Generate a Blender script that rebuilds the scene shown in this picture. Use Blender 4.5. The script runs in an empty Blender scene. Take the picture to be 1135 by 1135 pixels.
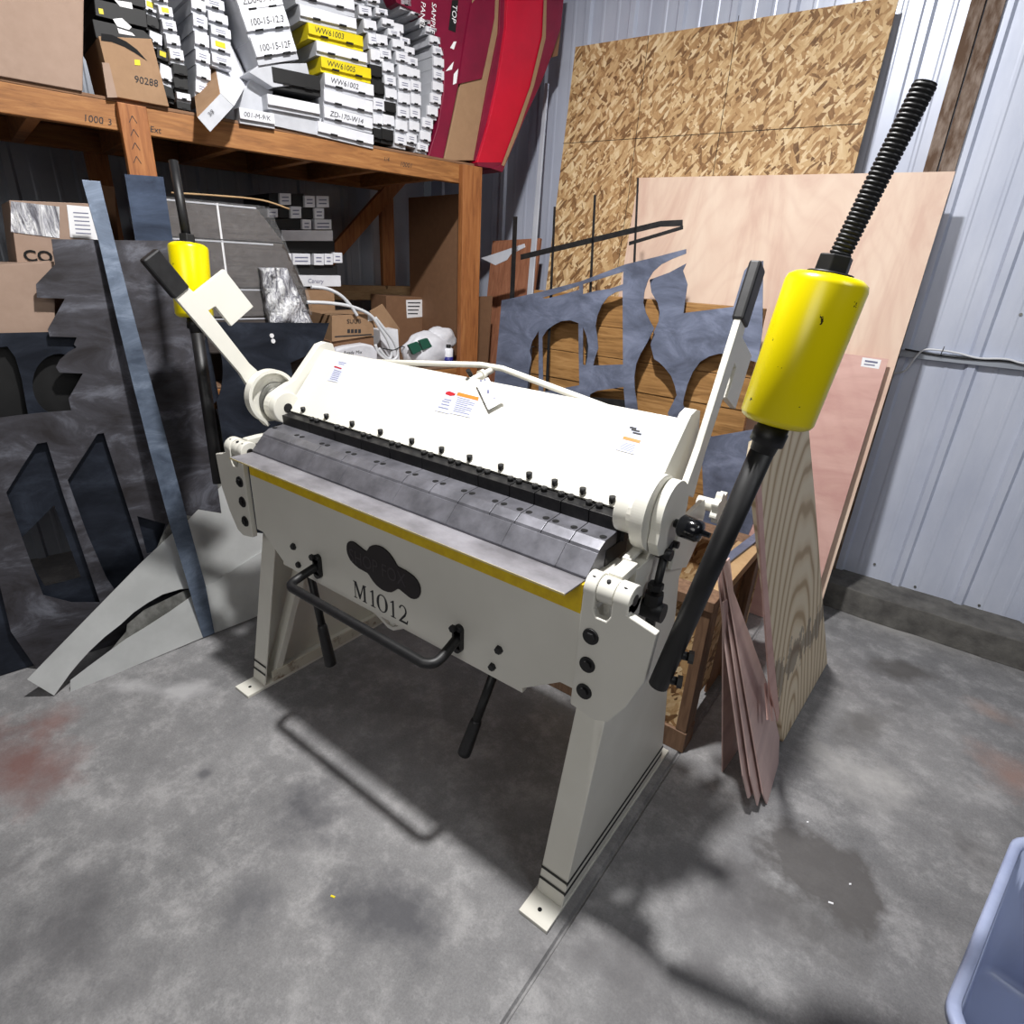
import bpy, math, random
from mathutils import Vector as V, Matrix
from mathutils.geometry import tessellate_polygon
random.seed(7)
R = math.radians
C = bpy.context.scene.collection

# ---------------------------------------------------------------- camera model (1135 px frame) used to place things on real planes
F = 648.81
YAW, PITCH, ROLL = R(-35.584), R(22.991), R(3.068)
CAM = V((1.18015, -1.27486, 1.59266))
_f = V((math.sin(YAW)*math.cos(PITCH), math.cos(YAW)*math.cos(PITCH), -math.sin(PITCH)))
_r = V((math.cos(YAW), -math.sin(YAW), 0)); _u = _r.cross(_f)
RX = _r*math.cos(ROLL) + _u*math.sin(ROLL); UX = -_r*math.sin(ROLL) + _u*math.cos(ROLL)
def on(x, y, n, p0):
    """the point of the plane (normal n, through p0) seen at pixel x, y"""
    d = _f*F + RX*(x-567.5) - UX*(y-567.5)
    n = V(n); return CAM + d*(n.dot(V(p0)-CAM)/n.dot(d))
def onx(x, y, v): return on(x, y, (1,0,0), (v,0,0))
def ony(x, y, v): return on(x, y, (0,1,0), (0,v,0))
def onz(x, y, v): return on(x, y, (0,0,1), (0,0,v))
# the shelf runs 12 degrees off the machine; d = depth into the shelf, s = along it
SA = R(77.8); SD = V((math.cos(SA), math.sin(SA), 0)); SN = V((-math.sin(SA), math.cos(SA), 0)); S0 = V((-1.4, 0, 0))
def S(s, d, z): return S0 + SD*s + SN*d + V((0,0,z))
def ons(x, y, d=0.0): return on(x, y, SN, S0+SN*d)
def sz(p): return (p-S0).dot(SD), p.z
def bary(a, b, c): return (b-a).cross(c-a).normalized()

# ---------------------------------------------------------------- tags
def tag(o, label=None, cat=None, group=None, kind=None):
    if label: o['label'] = label
    if cat: o['category'] = cat
    if group: o['group'] = group
    if kind: o['kind'] = kind
    return o
def thing(name, label, cat, loc, group=None):
    o = bpy.data.objects.new(name, None); C.objects.link(o); o.location = loc
    o.empty_display_size = .05
    return tag(o, label, cat, group)
ORG = {}
def worg(o):
    p = V((0,0,0))
    while o: p += V(o.location); o = o.parent
    return p

# ---------------------------------------------------------------- mesh builder
class MB:
    def __init__(s): s.v = []; s.f = []; s.sm = []
    def add(s, vs, fs, smooth=False):
        b = len(s.v); s.v += [V(p) for p in vs]
        for f in fs: s.f.append([i+b for i in f]); s.sm.append(smooth)
        return s
    def box(s, x0, x1, y0, y1, z0, z1, fn=None):
        vs = [V((x,y,z)) for z in (z0,z1) for y in (y0,y1) for x in (x0,x1)]
        if fn: vs = [fn(*p) for p in vs]
        return s.add(vs, [(0,2,3,1),(4,5,7,6),(0,1,5,4),(2,6,7,3),(0,4,6,2),(1,3,7,5)])
    def obox(s, o, a, b, c):
        """box from corner o along vectors a, b, c"""
        o, a, b, c = V(o), V(a), V(b), V(c)
        vs = [o+a*i+b*j+c*k for k in (0,1) for j in (0,1) for i in (0,1)]
        return s.add(vs, [(0,2,3,1),(4,5,7,6),(0,1,5,4),(2,6,7,3),(0,4,6,2),(1,3,7,5)])
    def prism(s, pts, vec, holes=()):
        pts = [V(p) for p in pts]; vec = V(vec); loops = [pts]+[[V(p) for p in h] for h in holes]
        flat = [p for l in loops for p in l]; n = len(flat)
        tr = tessellate_polygon(loops)
        vs = flat+[p+vec for p in flat]
        fs = [tuple(t) for t in tr]+[tuple(i+n for i in reversed(t)) for t in tr]
        b = 0
        for l in loops:
            k = len(l)
            for i in range(k):
                j = (i+1) % k; fs.append((b+i, b+j, b+j+n, b+i+n))
            b += k
        return s.add(vs, fs)
    def ring(s, p, ax, r, n, ref=None):
        ax = V(ax).normalized(); a = V((0,0,1)) if abs(ax.z) < .9 else V((1,0,0))
        if ref: a = V(ref)
        u = ax.cross(a).normalized(); w = ax.cross(u)
        return [V(p)+(u*math.cos(t)+w*math.sin(t))*r for t in [2*math.pi*i/n for i in range(n)]]
    def lathe(s, p, ax, prof, n=24, smooth=True):
        """prof: (distance along ax, radius)"""
        ax = V(ax).normalized(); vs = []; fs = []
        for t, r in prof: vs += s.ring(V(p)+ax*t, ax, max(r, 1e-4), n)
        for i in range(len(prof)-1):
            for j in range(n):
                k = (j+1) % n; fs.append((i*n+j, i*n+k, i*n+n+k, i*n+n+j))
        s.add(vs, fs, smooth)
        s.add(vs[:n], [tuple(reversed(range(n)))]); s.add(vs[-n:], [tuple(range(n))])
        return s
    def cyl(s, a, b, r, r2=None, n=20, smooth=True):
        a, b = V(a), V(b); return s.lathe(a, b-a, [(0, r), ((b-a).length, r if r2 is None else r2)], n, smooth)
    def tube(s, path, r, n=12):
        path = [V(p) for p in path]; vs = []; fs = []; m = len(path)
        u = None
        for i, p in enumerate(path):
            t = (path[min(i+1,m-1)]-path[max(i-1,0)]).normalized()
            if u is None: u = t.cross(V((0,0,1)) if abs(t.z) < .9 else V((1,0,0))).normalized()
            else: u = (u-t*u.dot(t)).normalized()
            w = t.cross(u)
            rr = r[i] if isinstance(r, (list, tuple)) else r
            vs += [p+(u*math.cos(q)+w*math.sin(q))*rr for q in [2*math.pi*k/n for k in range(n)]]
        for i in range(m-1):
            for j in range(n):
                k = (j+1) % n; fs.append((i*n+j, i*n+k, i*n+n+k, i*n+n+j))
        s.add(vs, fs, True); s.add(vs[:n], [tuple(reversed(range(n)))]); s.add(vs[-n:], [tuple(range(n))])
        return s
    def build(s, name, mat, parent=None, bevel=0, seg=2, label=None, cat=None, group=None, kind=None):
        me = bpy.data.meshes.new(name)
        if parent: o0 = worg(parent)
        else:
            xs = [p.x for p in s.v]; ys = [p.y for p in s.v]; zs = [p.z for p in s.v]
            o0 = V(((min(xs)+max(xs))/2, (min(ys)+max(ys))/2, min(zs)))
            if kind == 'structure': o0 = V((0,0,0))
        me.from_pydata([p-o0 for p in s.v], [], s.f)
        me.polygons.foreach_set('use_smooth', s.sm); me.update()
        import bmesh
        bm = bmesh.new(); bm.from_mesh(me); bmesh.ops.remove_doubles(bm, verts=bm.verts, dist=1e-5)
        bmesh.ops.recalc_face_normals(bm, faces=bm.faces); bm.to_mesh(me); bm.free()
        me.materials.append(mat)
        o = bpy.data.objects.new(name, me); C.objects.link(o)
        if parent: o.parent = parent
        else: o.location = o0
        if bevel:
            b = o.modifiers.new('bevel', 'BEVEL'); b.width = bevel; b.segments = seg; b.limit_method = 'ANGLE'; b.angle_limit = R(40)
        return tag(o, label, cat, group, kind)
def smooth_path(pts, n=8):
    """Catmull-Rom through pts"""
    pts = [V(p) for p in pts]; out = []
    for i in range(len(pts)-1):
        p0 = pts[max(i-1,0)]; p1 = pts[i]; p2 = pts[i+1]; p3 = pts[min(i+2,len(pts)-1)]
        for k in range(n):
            t = k/n
            out.append(.5*((2*p1)+(p2-p0)*t+(2*p0-5*p1+4*p2-p3)*t*t+(-p0+3*p1-3*p2+p3)*t**3))
    out.append(pts[-1]); return out
def text(s, size, name, mat, parent, o, xdir, ydir, depth=.0006, shear=0, xs=1.0, bold=0.0, **kw):
    """flat lettering as a mesh; o = lower left corner, xdir/ydir = reading and up directions"""
    cu = bpy.data.curves.new('t', 'FONT'); cu.body = s; cu.size = size; cu.extrude = 0; cu.shear = shear; cu.resolution_u = 3; cu.offset = bold
    ob = bpy.data.objects.new('t', cu); C.objects.link(ob)
    dg = bpy.context.evaluated_depsgraph_get(); dg.update()
    me = ob.evaluated_get(dg).to_mesh()
    xd, yd = V(xdir).normalized(), V(ydir).normalized(); nd = xd.cross(yd)
    m = MB(); vs = [V(o)+xd*(v.co.x*xs)+yd*v.co.y+nd*depth for v in me.vertices]; fs = [tuple(p.vertices) for p in me.polygons]
    ob.evaluated_get(dg).to_mesh_clear(); bpy.data.objects.remove(ob); bpy.data.curves.remove(cu)
    m.add(vs, fs)
    return m.build(name, mat, parent, **kw) if name else m

# ---------------------------------------------------------------- materials
def lin(c): return tuple((x/12.92 if x <= .04045 else ((x+.055)/1.055)**2.4) for x in [v/255 for v in c])+(1,)
class NT:
    def __init__(s, name):
        s.m = bpy.data.materials.new(name); s.m.use_nodes = True; s.t = s.m.node_tree; s.b = s.t.nodes['Principled BSDF']
    def n(s, typ, **kw):
        nd = s.t.nodes.new(typ)
        for k, v in kw.items():
            if k.startswith('i_'): nd.inputs[k[2:].replace('_', ' ')].default_value = v
            else: setattr(nd, k, v)
        return nd
    def l(s, a, b): s.t.links.new(a, b)
    def coord(s, scale=(1,1,1), rot=(0,0,0), loc=(0,0,0)):
        c = s.n('ShaderNodeTexCoord'); m = s.n('ShaderNodeMapping'); src = c.outputs['Object']
        if any(rot):
            r0 = s.n('ShaderNodeMapping'); r0.inputs['Rotation'].default_value = rot; s.l(src, r0.inputs['Vector']); src = r0.outputs['Vector']; rot = (0,0,0)
        m.inputs['Scale'].default_value = scale; m.inputs['Rotation'].default_value = rot; m.inputs['Location'].default_value = loc
        s.l(src, m.inputs['Vector']); return m.outputs['Vector']
    def noise(s, vec, scale, detail=4, rough=.55, dist=0):
        n = s.n('ShaderNodeTexNoise'); n.inputs['Scale'].default_value = scale; n.inputs['Detail'].default_value = detail
        n.inputs['Roughness'].default_value = rough; n.inputs['Distortion'].default_value = dist; s.l(vec, n.inputs['Vector']); return n.outputs['Fac']
    def ramp(s, fac, stops):
        r = s.n('ShaderNodeValToRGB'); e = r.color_ramp.elements
        while len(e) < len(stops): e.new(.5)
        for i, (p, c) in enumerate(stops):
            e[i].position = p; e[i].color = lin(c) if len(c) == 3 else c
        s.l(fac, r.inputs['Fac']); return r.outputs['Color']
    def mix(s, fac, a, b, mode='MIX'):
        x = s.n('ShaderNodeMix', data_type='RGBA', blend_type=mode)
        for v, i in ((fac, x.inputs[0]), (a, x.inputs[6]), (b, x.inputs[7])):
            if isinstance(v, (int, float)): i.default_value = v
            elif isinstance(v, tuple): i.default_value = lin(v) if len(v) == 3 else v
            else: s.l(v, i)
        return x.outputs[2]
    def math(s, op, a, b=0.0, clamp=False):
        x = s.n('ShaderNodeMath', operation=op); x.use_clamp = clamp
        for v, i in ((a, x.inputs[0]), (b, x.inputs[1])):
            if isinstance(v, (int, float)): i.default_value = v
            else: s.l(v, i)
        return x.outputs[0]
    def bump(s, h, dist=.001, strength=1):
        b = s.n('ShaderNodeBump'); b.inputs['Distance'].default_value = dist; b.inputs['Strength'].default_value = strength
        s.l(h, b.inputs['Height']); s.l(b.outputs['Normal'], s.b.inputs['Normal'])
    def fin(s, col, rough=.5, metal=0.0, spec=None):
        if isinstance(col, tuple): s.b.inputs['Base Color'].default_value = lin(col)
        else: s.l(col, s.b.inputs['Base Color'])
        if isinstance(rough, (int, float)): s.b.inputs['Roughness'].default_value = rough
        else: s.l(rough, s.b.inputs['Roughness'])
        s.b.inputs['Metallic'].default_value = metal
        if spec is not None: s.b.inputs['Specular IOR Level'].default_value = spec
        return s.m
def two(name, c1, c2, scale=8, rough=.5, metal=0.0, stretch=(1,1,1), lo=.4, hi=.65, bump=0, detail=5, dist=0, spec=None):
    t = NT(name); v = t.coord(stretch); f = t.noise(v, scale, detail, .6, dist)
    if bump: t.bump(f, bump)
    return t.fin(t.ramp(f, [(lo, c1), (hi, c2)]), rough, metal, spec)
def plain(name, c, rough=.5, metal=0.0, spec=None): return NT(name).fin(c, rough, metal, spec)

M = {}
M['cream'] = two('cream_paint', (220,218,209), (210,208,198), 3, .38, bump=.0004, lo=.3, hi=.8)
def cream_leg():
    t = NT('cream_paint_stained'); v = t.coord(); f = t.noise(v, 4, 6, .6)
    col = t.ramp(f, [(.3, (224,222,212)), (.75, (212,209,198))])
    sc = t.noise(t.coord((3,3,14)), 9, 4, .7)
    col = t.mix(t.math('MULTIPLY', t.math('GREATER_THAN', sc, .73), .5), col, (120,112,100))
    sep = t.n('ShaderNodeSeparateXYZ'); t.l(t.coord(), sep.inputs[0]); z = sep.outputs['Z']
    return t.fin(col, .4)
M['leg'] = cream_leg()
M['worn'] = two('cream_paint_rusted', (205,200,184), (120,92,66), 22, .55, lo=.56, hi=.72)
M['black'] = two('black_paint', (13,13,15), (22,22,24), 30, .5)
M['rubber'] = two('black_rubber', (20,20,22), (30,30,32), 40, .5, bump=.0003)
M['dark'] = two('black_oxide_steel', (38,38,40), (52,51,51), 30, .45, .55)
M['plastic'] = plain('glossy_black_plastic', (14,15,18), .15)
M['steel'] = two('ground_steel', (96,96,102), (132,132,140), 14, .42, .55, (1,1,1), .35, .7, detail=8)
M['bed'] = two('scuffed_steel', (116,114,118), (158,156,162), 7, .5, .45, (1,1.5,1), .35, .65, detail=8)
M['zinc'] = two('grey_cast_steel', (110,110,106), (150,150,146), 20, .4, .6)
def yellow():
    t = NT('yellow_paint'); f = t.noise(t.coord(), 60, 3, .7); g = t.noise(t.coord((1,1,3)), 25, 2, .5)
    m = t.math('MULTIPLY', t.math('GREATER_THAN', f, .68), t.math('GREATER_THAN', g, .55))
    return t.fin(t.mix(m, (232,214,0), (52,46,20)), .28)
M['yellow'] = yellow()
M['yellow_edge'] = two('yellow_edge_paint', (222,190,4), (206,170,8), 30, .45)
M['white'] = two('white_cardboard', (226,227,232), (214,215,221), 10, .6)
M['whiteb'] = two('grey_white_cardboard', (190,192,198), (176,178,184), 10, .65)
M['paper'] = plain('white_label', (238,238,240), .5)
M['labelpaper'] = plain('pale_label', (196,200,220), .5)
M['blackcard'] = two('black_cardboard', (7,7,8), (13,13,14), 20, .6)
M['ink'] = plain('dark_ink', (38,38,42), .7)
M['greyink'] = plain('grey_print', (112,114,140), .7)
M['ylabel'] = two('yellow_card', (226,206,8), (214,192,6), 10, .5)
M['orange'] = plain('orange_label_bar', (206,120,40), .5)
M['redlabel'] = plain('red_label', (168,28,36), .5)
M['slot'] = plain('dark_slot', (10,10,12), .9)
def card(name, a, b, sc=30):
    t = NT(name); f = t.noise(t.coord(), sc, 4, .6); g = t.noise(t.coord(), 3, 3)
    c = t.mix(g, t.ramp(f, [(.3, a), (.7, b)]), b)
    return t.fin(c, .8)
M['card'] = card('brown_cardboard', (146,122,106), (160,136,120))
M['card2'] = card('tan_cardboard', (138,108,80), (156,124,94))
M['card3'] = card('dull_cardboard', (112,80,58), (128,94,68))
M['red'] = two('red_printed_card', (196,6,46), (184,4,42), 5, .35)
M['magenta'] = two('magenta_printed_card', (124,14,50), (108,12,44), 6, .42)
def wood(name, c1, c2, c3, scale=6, stretch=(10,10,1), dist=3, rough=.65, knots=True):
    t = NT(name); v = t.coord(stretch)
    w = t.noise(v, scale, 6, .6, dist*.2); w2 = t.noise(t.coord(), 2.5, 3)
    c = t.ramp(w, [(.28, c1), (.5, c2), (.72, c3)])
    c = t.mix(t.math('MULTIPLY', w2, .35), c, c1)
    if knots:
        vo = t.n('ShaderNodeTexVoronoi'); vo.inputs['Scale'].default_value = 2.3; t.l(t.coord((2,2,1)), vo.inputs['Vector'])
        k = t.math('LESS_THAN', vo.outputs['Distance'], .075); c = t.mix(t.math('MULTIPLY', k, .75), c, (66,36,20))
    t.bump(w, .0008)
    return t.fin(c, rough)
def horiz(stretch=(1,1,10)): return stretch
M['beam'] = wood('orange_stained_lumber_lengthwise', (122,78,40), (156,104,56), (180,128,74), 3, (6,2,22), 3)
M['post'] = wood('orange_stained_lumber_upright', (120,70,36), (156,98,52), (178,120,70), 3, (22,22,2))
M['lumber'] = wood('pale_lumber', (150,120,86), (178,146,106), (196,166,124), 3, (3,3,22))
M['rlumber'] = wood('reddish_lumber', (92,68,52), (120,92,70), (140,110,86), 3, (22,22,2))
M['rboard'] = wood('red_brown_board', (126,80,58), (156,102,74), (176,122,92), 3, (22,22,2))
M['plank'] = wood('weathered_oak_planks', (112,78,40), (168,124,72), (196,152,98), 2.6, (1.6,1.6,16), 6)
def plywood(name, c1, c2, c3, amp=2.0, sc=(3,3,.7), wave=3.0):
    t = NT(name); f = t.noise(t.coord(sc), 1.4, 7, .62, amp); g = t.noise(t.coord((sc[0]*8, sc[1]*8, sc[2]*3)), 2, 3, .6)
    c = t.ramp(f, [(.36, c1), (.48, c2), (.60, c3)]); c = t.mix(t.math('MULTIPLY', g, .35), c, c2)
    r = t.n('ShaderNodeTexWave', wave_type='RINGS', rings_direction='Y'); r.inputs['Scale'].default_value = 5; r.inputs['Distortion'].default_value = 14; r.inputs['Detail'].default_value = 2; r.inputs['Detail Scale'].default_value = .5
    t.l(t.coord((1.4,1.4,.5)), r.inputs['Vector']); c = t.mix(t.math('MULTIPLY', t.math('POWER', r.outputs['Fac'], 4.0), .22), c, c1)
    return t.fin(c, .6)
M['ply'] = plywood('pale_birch_plywood', (208,174,156), (224,198,178), (232,210,190), .8)
M['pinkply'] = plywood('pink_plywood', (196,150,142), (208,166,156), (218,178,168), .8, (1.2,1.2,5))
M['thinply'] = plywood('thin_mauve_plywood', (188,160,156), (202,174,168), (214,186,178), .8, (1.2,1.2,5))
def pine():
    t = NT('bold_grain_pine_plywood'); v = t.coord((1,1.6,.62))
    w = t.n('ShaderNodeTexWave', wave_type='RINGS', rings_direction='X'); w.inputs['Scale'].default_value = 4.2
    w.inputs['Distortion'].default_value = 9; w.inputs['Detail'].default_value = 1.5; w.inputs['Detail Scale'].default_value = .55
    t.l(v, w.inputs['Vector'])
    c = t.ramp(w.outputs['Fac'], [(.02, (184,158,124)), (.25, (220,200,168)), (.9, (232,216,188))])
    d = t.noise(t.coord((5,5,2.5)), 3, 8, .7); sep = t.n('ShaderNodeSeparateXYZ'); t.l(t.coord(), sep.inputs[0])
    low = t.math('SUBTRACT', 1.0, t.math('MULTIPLY', t.math('ABSOLUTE', t.math('SUBTRACT', sep.outputs['Z'], .33)), 3.2), True)
    c = t.mix(t.math('MULTIPLY', t.math('GREATER_THAN', t.math('MULTIPLY', d, low), .42), .6), c, (92,84,80))
    return t.fin(c, .65)
M['pine'] = pine()
def osb():
    t = NT('oriented_strand_board')
    nz = t.n('ShaderNodeTexNoise'); nz.inputs['Scale'].default_value = 9; nz.inputs['Detail'].default_value = 2; t.l(t.coord(), nz.inputs['Vector'])
    def layer(i, rot, sc):
        v = t.coord(sc, rot, (i*3.1, 0, i*1.7)); vm = t.n('ShaderNodeVectorMath', operation='ADD'); t.l(v, vm.inputs[0])
        ms = t.n('ShaderNodeVectorMath', operation='SCALE'); ms.inputs['Scale'].default_value = .9; t.l(nz.outputs['Color'], ms.inputs[0]); t.l(ms.outputs[0], vm.inputs[1])
        vo = t.n('ShaderNodeTexVoronoi'); vo.inputs['Scale'].default_value = 1.0; t.l(vm.outputs[0], vo.inputs['Vector'])
        sp = t.n('ShaderNodeSeparateColor'); t.l(vo.outputs['Color'], sp.inputs[0])
        g = t.noise(vm.outputs[0], 2.2, 4, .7); tone = t.math('ADD', t.math('MULTIPLY', sp.outputs[0], .75), t.math('MULTIPLY', g, .35))
        return tone, sp.outputs[1]
    L = [layer(i, (0,R(r),0), sc) for i, (r, sc) in enumerate([(18,(16,16,52)), (72,(17,17,60)), (-38,(20,20,70)), (-75,(15,15,50)), (50,(24,24,80))])]
    a = L[0][0]
    for tone, sel in L[1:]: a = t.mix(t.math('GREATER_THAN', sel, .52), a, tone)
    c = t.ramp(a, [(.12, (92,62,36)), (.3, (146,108,68)), (.5, (182,144,98)), (.72, (206,174,128)), (.95, (228,204,164))])
    return t.fin(c, .7)
M['osb'] = osb()
def bluesteel(name, a, b, c, sc=4, metal=.6, rough=.42):
    t = NT(name); f = t.noise(t.coord((1,1,2)), sc, 8, .68, .6); g = t.noise(t.coord((1,1,6)), sc*2.2, 5, .7)
    col = t.ramp(f, [(.35, a), (.52, b), (.68, c)]); col = t.mix(t.math('MULTIPLY', t.math('GREATER_THAN', g, .66), .4), col, a)
    return t.fin(col, t.math('ADD', t.math('MULTIPLY', f, .3), rough-.12), metal)
M['bsteel'] = bluesteel('blue_mill_scale_steel', (88,94,112), (110,118,140), (134,142,166), 5, .35)
M['bsteel2'] = bluesteel('dark_mill_scale_steel', (48,50,60), (70,74,88), (112,112,122), 6)
M['dsteel'] = bluesteel('dark_blue_steel', (32,36,45), (44,49,60), (60,67,80), 4)
M['rsteel'] = bluesteel('mottled_steel_plate', (50,47,49), (72,71,77), (118,120,130), 4, .4, .5)
M['strip'] = bluesteel('blue_grey_steel_bar', (72,82,98), (98,110,128), (132,144,162), 5, .35)
M['nplate'] = bluesteel('narrow_blue_steel', (50,58,74), (66,77,97), (82,95,118), 4)
M['alu'] = two('brushed_aluminium', (196,198,197), (216,218,217), 5, .33, .45, (1,1,1), .35, .7)
M['rust'] = two('rusty_painted_steel', (96,72,54), (156,140,128), 16, .75, .1, (2,2,.6), .42, .66, detail=8)
M['wall'] = two('white_painted_sheet_metal', (186,193,212), (206,212,228), 3, .35, .15, (2,2,.6), .3, .7, bump=.001)
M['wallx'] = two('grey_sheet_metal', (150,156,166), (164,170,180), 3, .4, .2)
M['flash'] = two('white_metal_trim', (222,226,236), (206,212,224), 8, .25, .3)
M['wire'] = plain('white_cable', (214,216,220), .4)
M['plasticfilm'] = None
def film():
    t = NT('clear_wrinkled_film'); f = t.noise(t.coord((1,1,1)), 22, 6, .75, 1.5); t.bump(f, .02)
    t.b.inputs['Base Color'].default_value = (.9,.9,.92,1); t.b.inputs['Roughness'].default_value = .12
    t.b.inputs['Alpha'].default_value = .12; t.b.inputs['Specular IOR Level'].default_value = .9
    return t.m
M['film'] = film()
def foil():
    t = NT('crumpled_clear_plastic_bag'); f = t.noise(t.coord((2,2,.5)), 15, 5, .65, 1.5); t.bump(f, .03)
    return t.fin(t.ramp(f, [(.38, (120,120,128)), (.48, (196,196,204)), (.56, (250,250,252))]), .2, .0)  # crinkle glints painted into the colour as grey to near-white mottling
M['foil'] = foil()
M['stack'] = two('edges_of_stacked_card', (52,46,44), (84,76,72), 5, .8, 0, (1,1,60), .35, .65)
M['cloth'] = two('white_plastic_bag', (206,206,212), (222,222,228), 12, .45, bump=.004)
M['green'] = plain('green_print', (30,84,66), .6)
M['blueprint'] = plain('blue_label', (34,36,120), .5)
def tubmat():
    t = NT('translucent_blue_grey_plastic'); t.b.inputs['Transmission Weight'].default_value = .1
    return t.fin((158,168,196), .35)
M['tub'] = tubmat()
M['tubrim'] = two('pale_blue_plastic_rim', (164,174,204), (150,160,192), 10, .35)
def concrete():
    t = NT('stained_concrete'); v = t.coord()
    big = t.noise(v, 1.5, 8, .62); mid = t.noise(v, 7, 12, .78); fine = t.noise(v, 160, 3, .8)
    c = t.ramp(big, [(.36, (92,92,95)), (.5, (126,125,127)), (.62, (160,159,160))])
    c = t.mix(.5, c, t.ramp(mid, [(.34, (78,77,80)), (.5, (128,127,128)), (.62, (192,190,190))]))
    c = t.mix(.35, c, t.ramp(fine, [(.3, (92,92,92)), (.7, (152,152,152))]))
    sep = t.n('ShaderNodeSeparateXYZ'); t.l(v, sep.inputs[0]); X, Y = sep.outputs['X'], sep.outputs['Y']
    wob = t.noise(v, 5.5, 6, .62)
    def spot(cx, cy, rx, ry, col, amt, edge=.35, rot=0):
        cs, sn = math.cos(rot), math.sin(rot)
        dx = t.math('SUBTRACT', X, cx); dy = t.math('SUBTRACT', Y, cy)
        a = t.math('DIVIDE', t.math('ADD', t.math('MULTIPLY', dx, cs), t.math('MULTIPLY', dy, sn)), rx)
        b = t.math('DIVIDE', t.math('SUBTRACT', t.math('MULTIPLY', dy, cs), t.math('MULTIPLY', dx, sn)), ry)
        d = t.math('SQRT', t.math('ADD', t.math('MULTIPLY', a, a), t.math('MULTIPLY', b, b)))
        d = t.math('ADD', d, t.math('MULTIPLY', t.math('SUBTRACT', wob, .5), 2.6))
        k = t.math('MULTIPLY', t.math('DIVIDE', t.math('SUBTRACT', 1.0, d), edge, True), amt, True)
        return k, col
    for a in SPOTS:
        k, col = spot(*a)
        nonlocal_c = t.mix(k, c, col); c = nonlocal_c
    t.bump(t.math('ADD', t.math('MULTIPLY', mid, .6), t.math('MULTIPLY', fine, .15)), .0025)
    return t.fin(t.mix(.06, c, (20,20,20)), .7)
def fl(x, y):
    p = onz(x, y, 0); return p.x, p.y
SPOTS = []
def sp(px, py, rx, ry, col, amt, edge=.5, rot=0): SPOTS.append((*fl(px, py), rx, ry, col, amt, edge, rot))
sp(15, 850, .30, .20, (112,74,68), .8, 1.1); sp(60, 800, .14, .10, (120,84,78), .6, 1.0)
sp(1120, 860, .14, .2, (160,124,110), .55, 1.1); sp(1100, 790, .12, .08, (146,118,104), .5, 1.0)
sp(338, 905, .15, .12, (72,72,77), .85, .9, -.3); sp(430, 1010, .19, .15, (72,72,77), .85, .8, .3); sp(285, 1000, .13, .09, (84,84,88), .7, .8)
sp(70, 1050, .30, .20, (78,77,80), .75, .9); sp(905, 965, .19, .17, (84,81,80), .85, .35, .2); sp(880, 1010, .25, .12, (88,86,85), .6, .7)
sp(1000, 745, .18, .10, (84,81,79), .85, .7, .6); sp(960, 800, .34, .08, (92,90,88), .7, .8, 1.2); sp(1070, 940, .10, .10, (86,84,84), .7, .8)
sp(960, 860, .22, .14, (184,182,180), .6, .9); sp(1000, 700, .28, .08, (176,174,172), .5, .9); sp(190, 765, .26, .07, (190,189,190), .6, .9, .6)
sp(225, 858, .03, .03, (84,84,88), .8, .6); sp(700, 1080, .3, .2, (88,86,88), .6, .9); sp(800, 990, .22, .3, (92,90,92), .6, .9)
M['concrete'] = concrete()
M['curb'] = two('rough_grey_concrete', (74,72,70), (106,104,100), 10, .85, 0, (1,1,1), .35, .65, bump=.01, detail=8)
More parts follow.
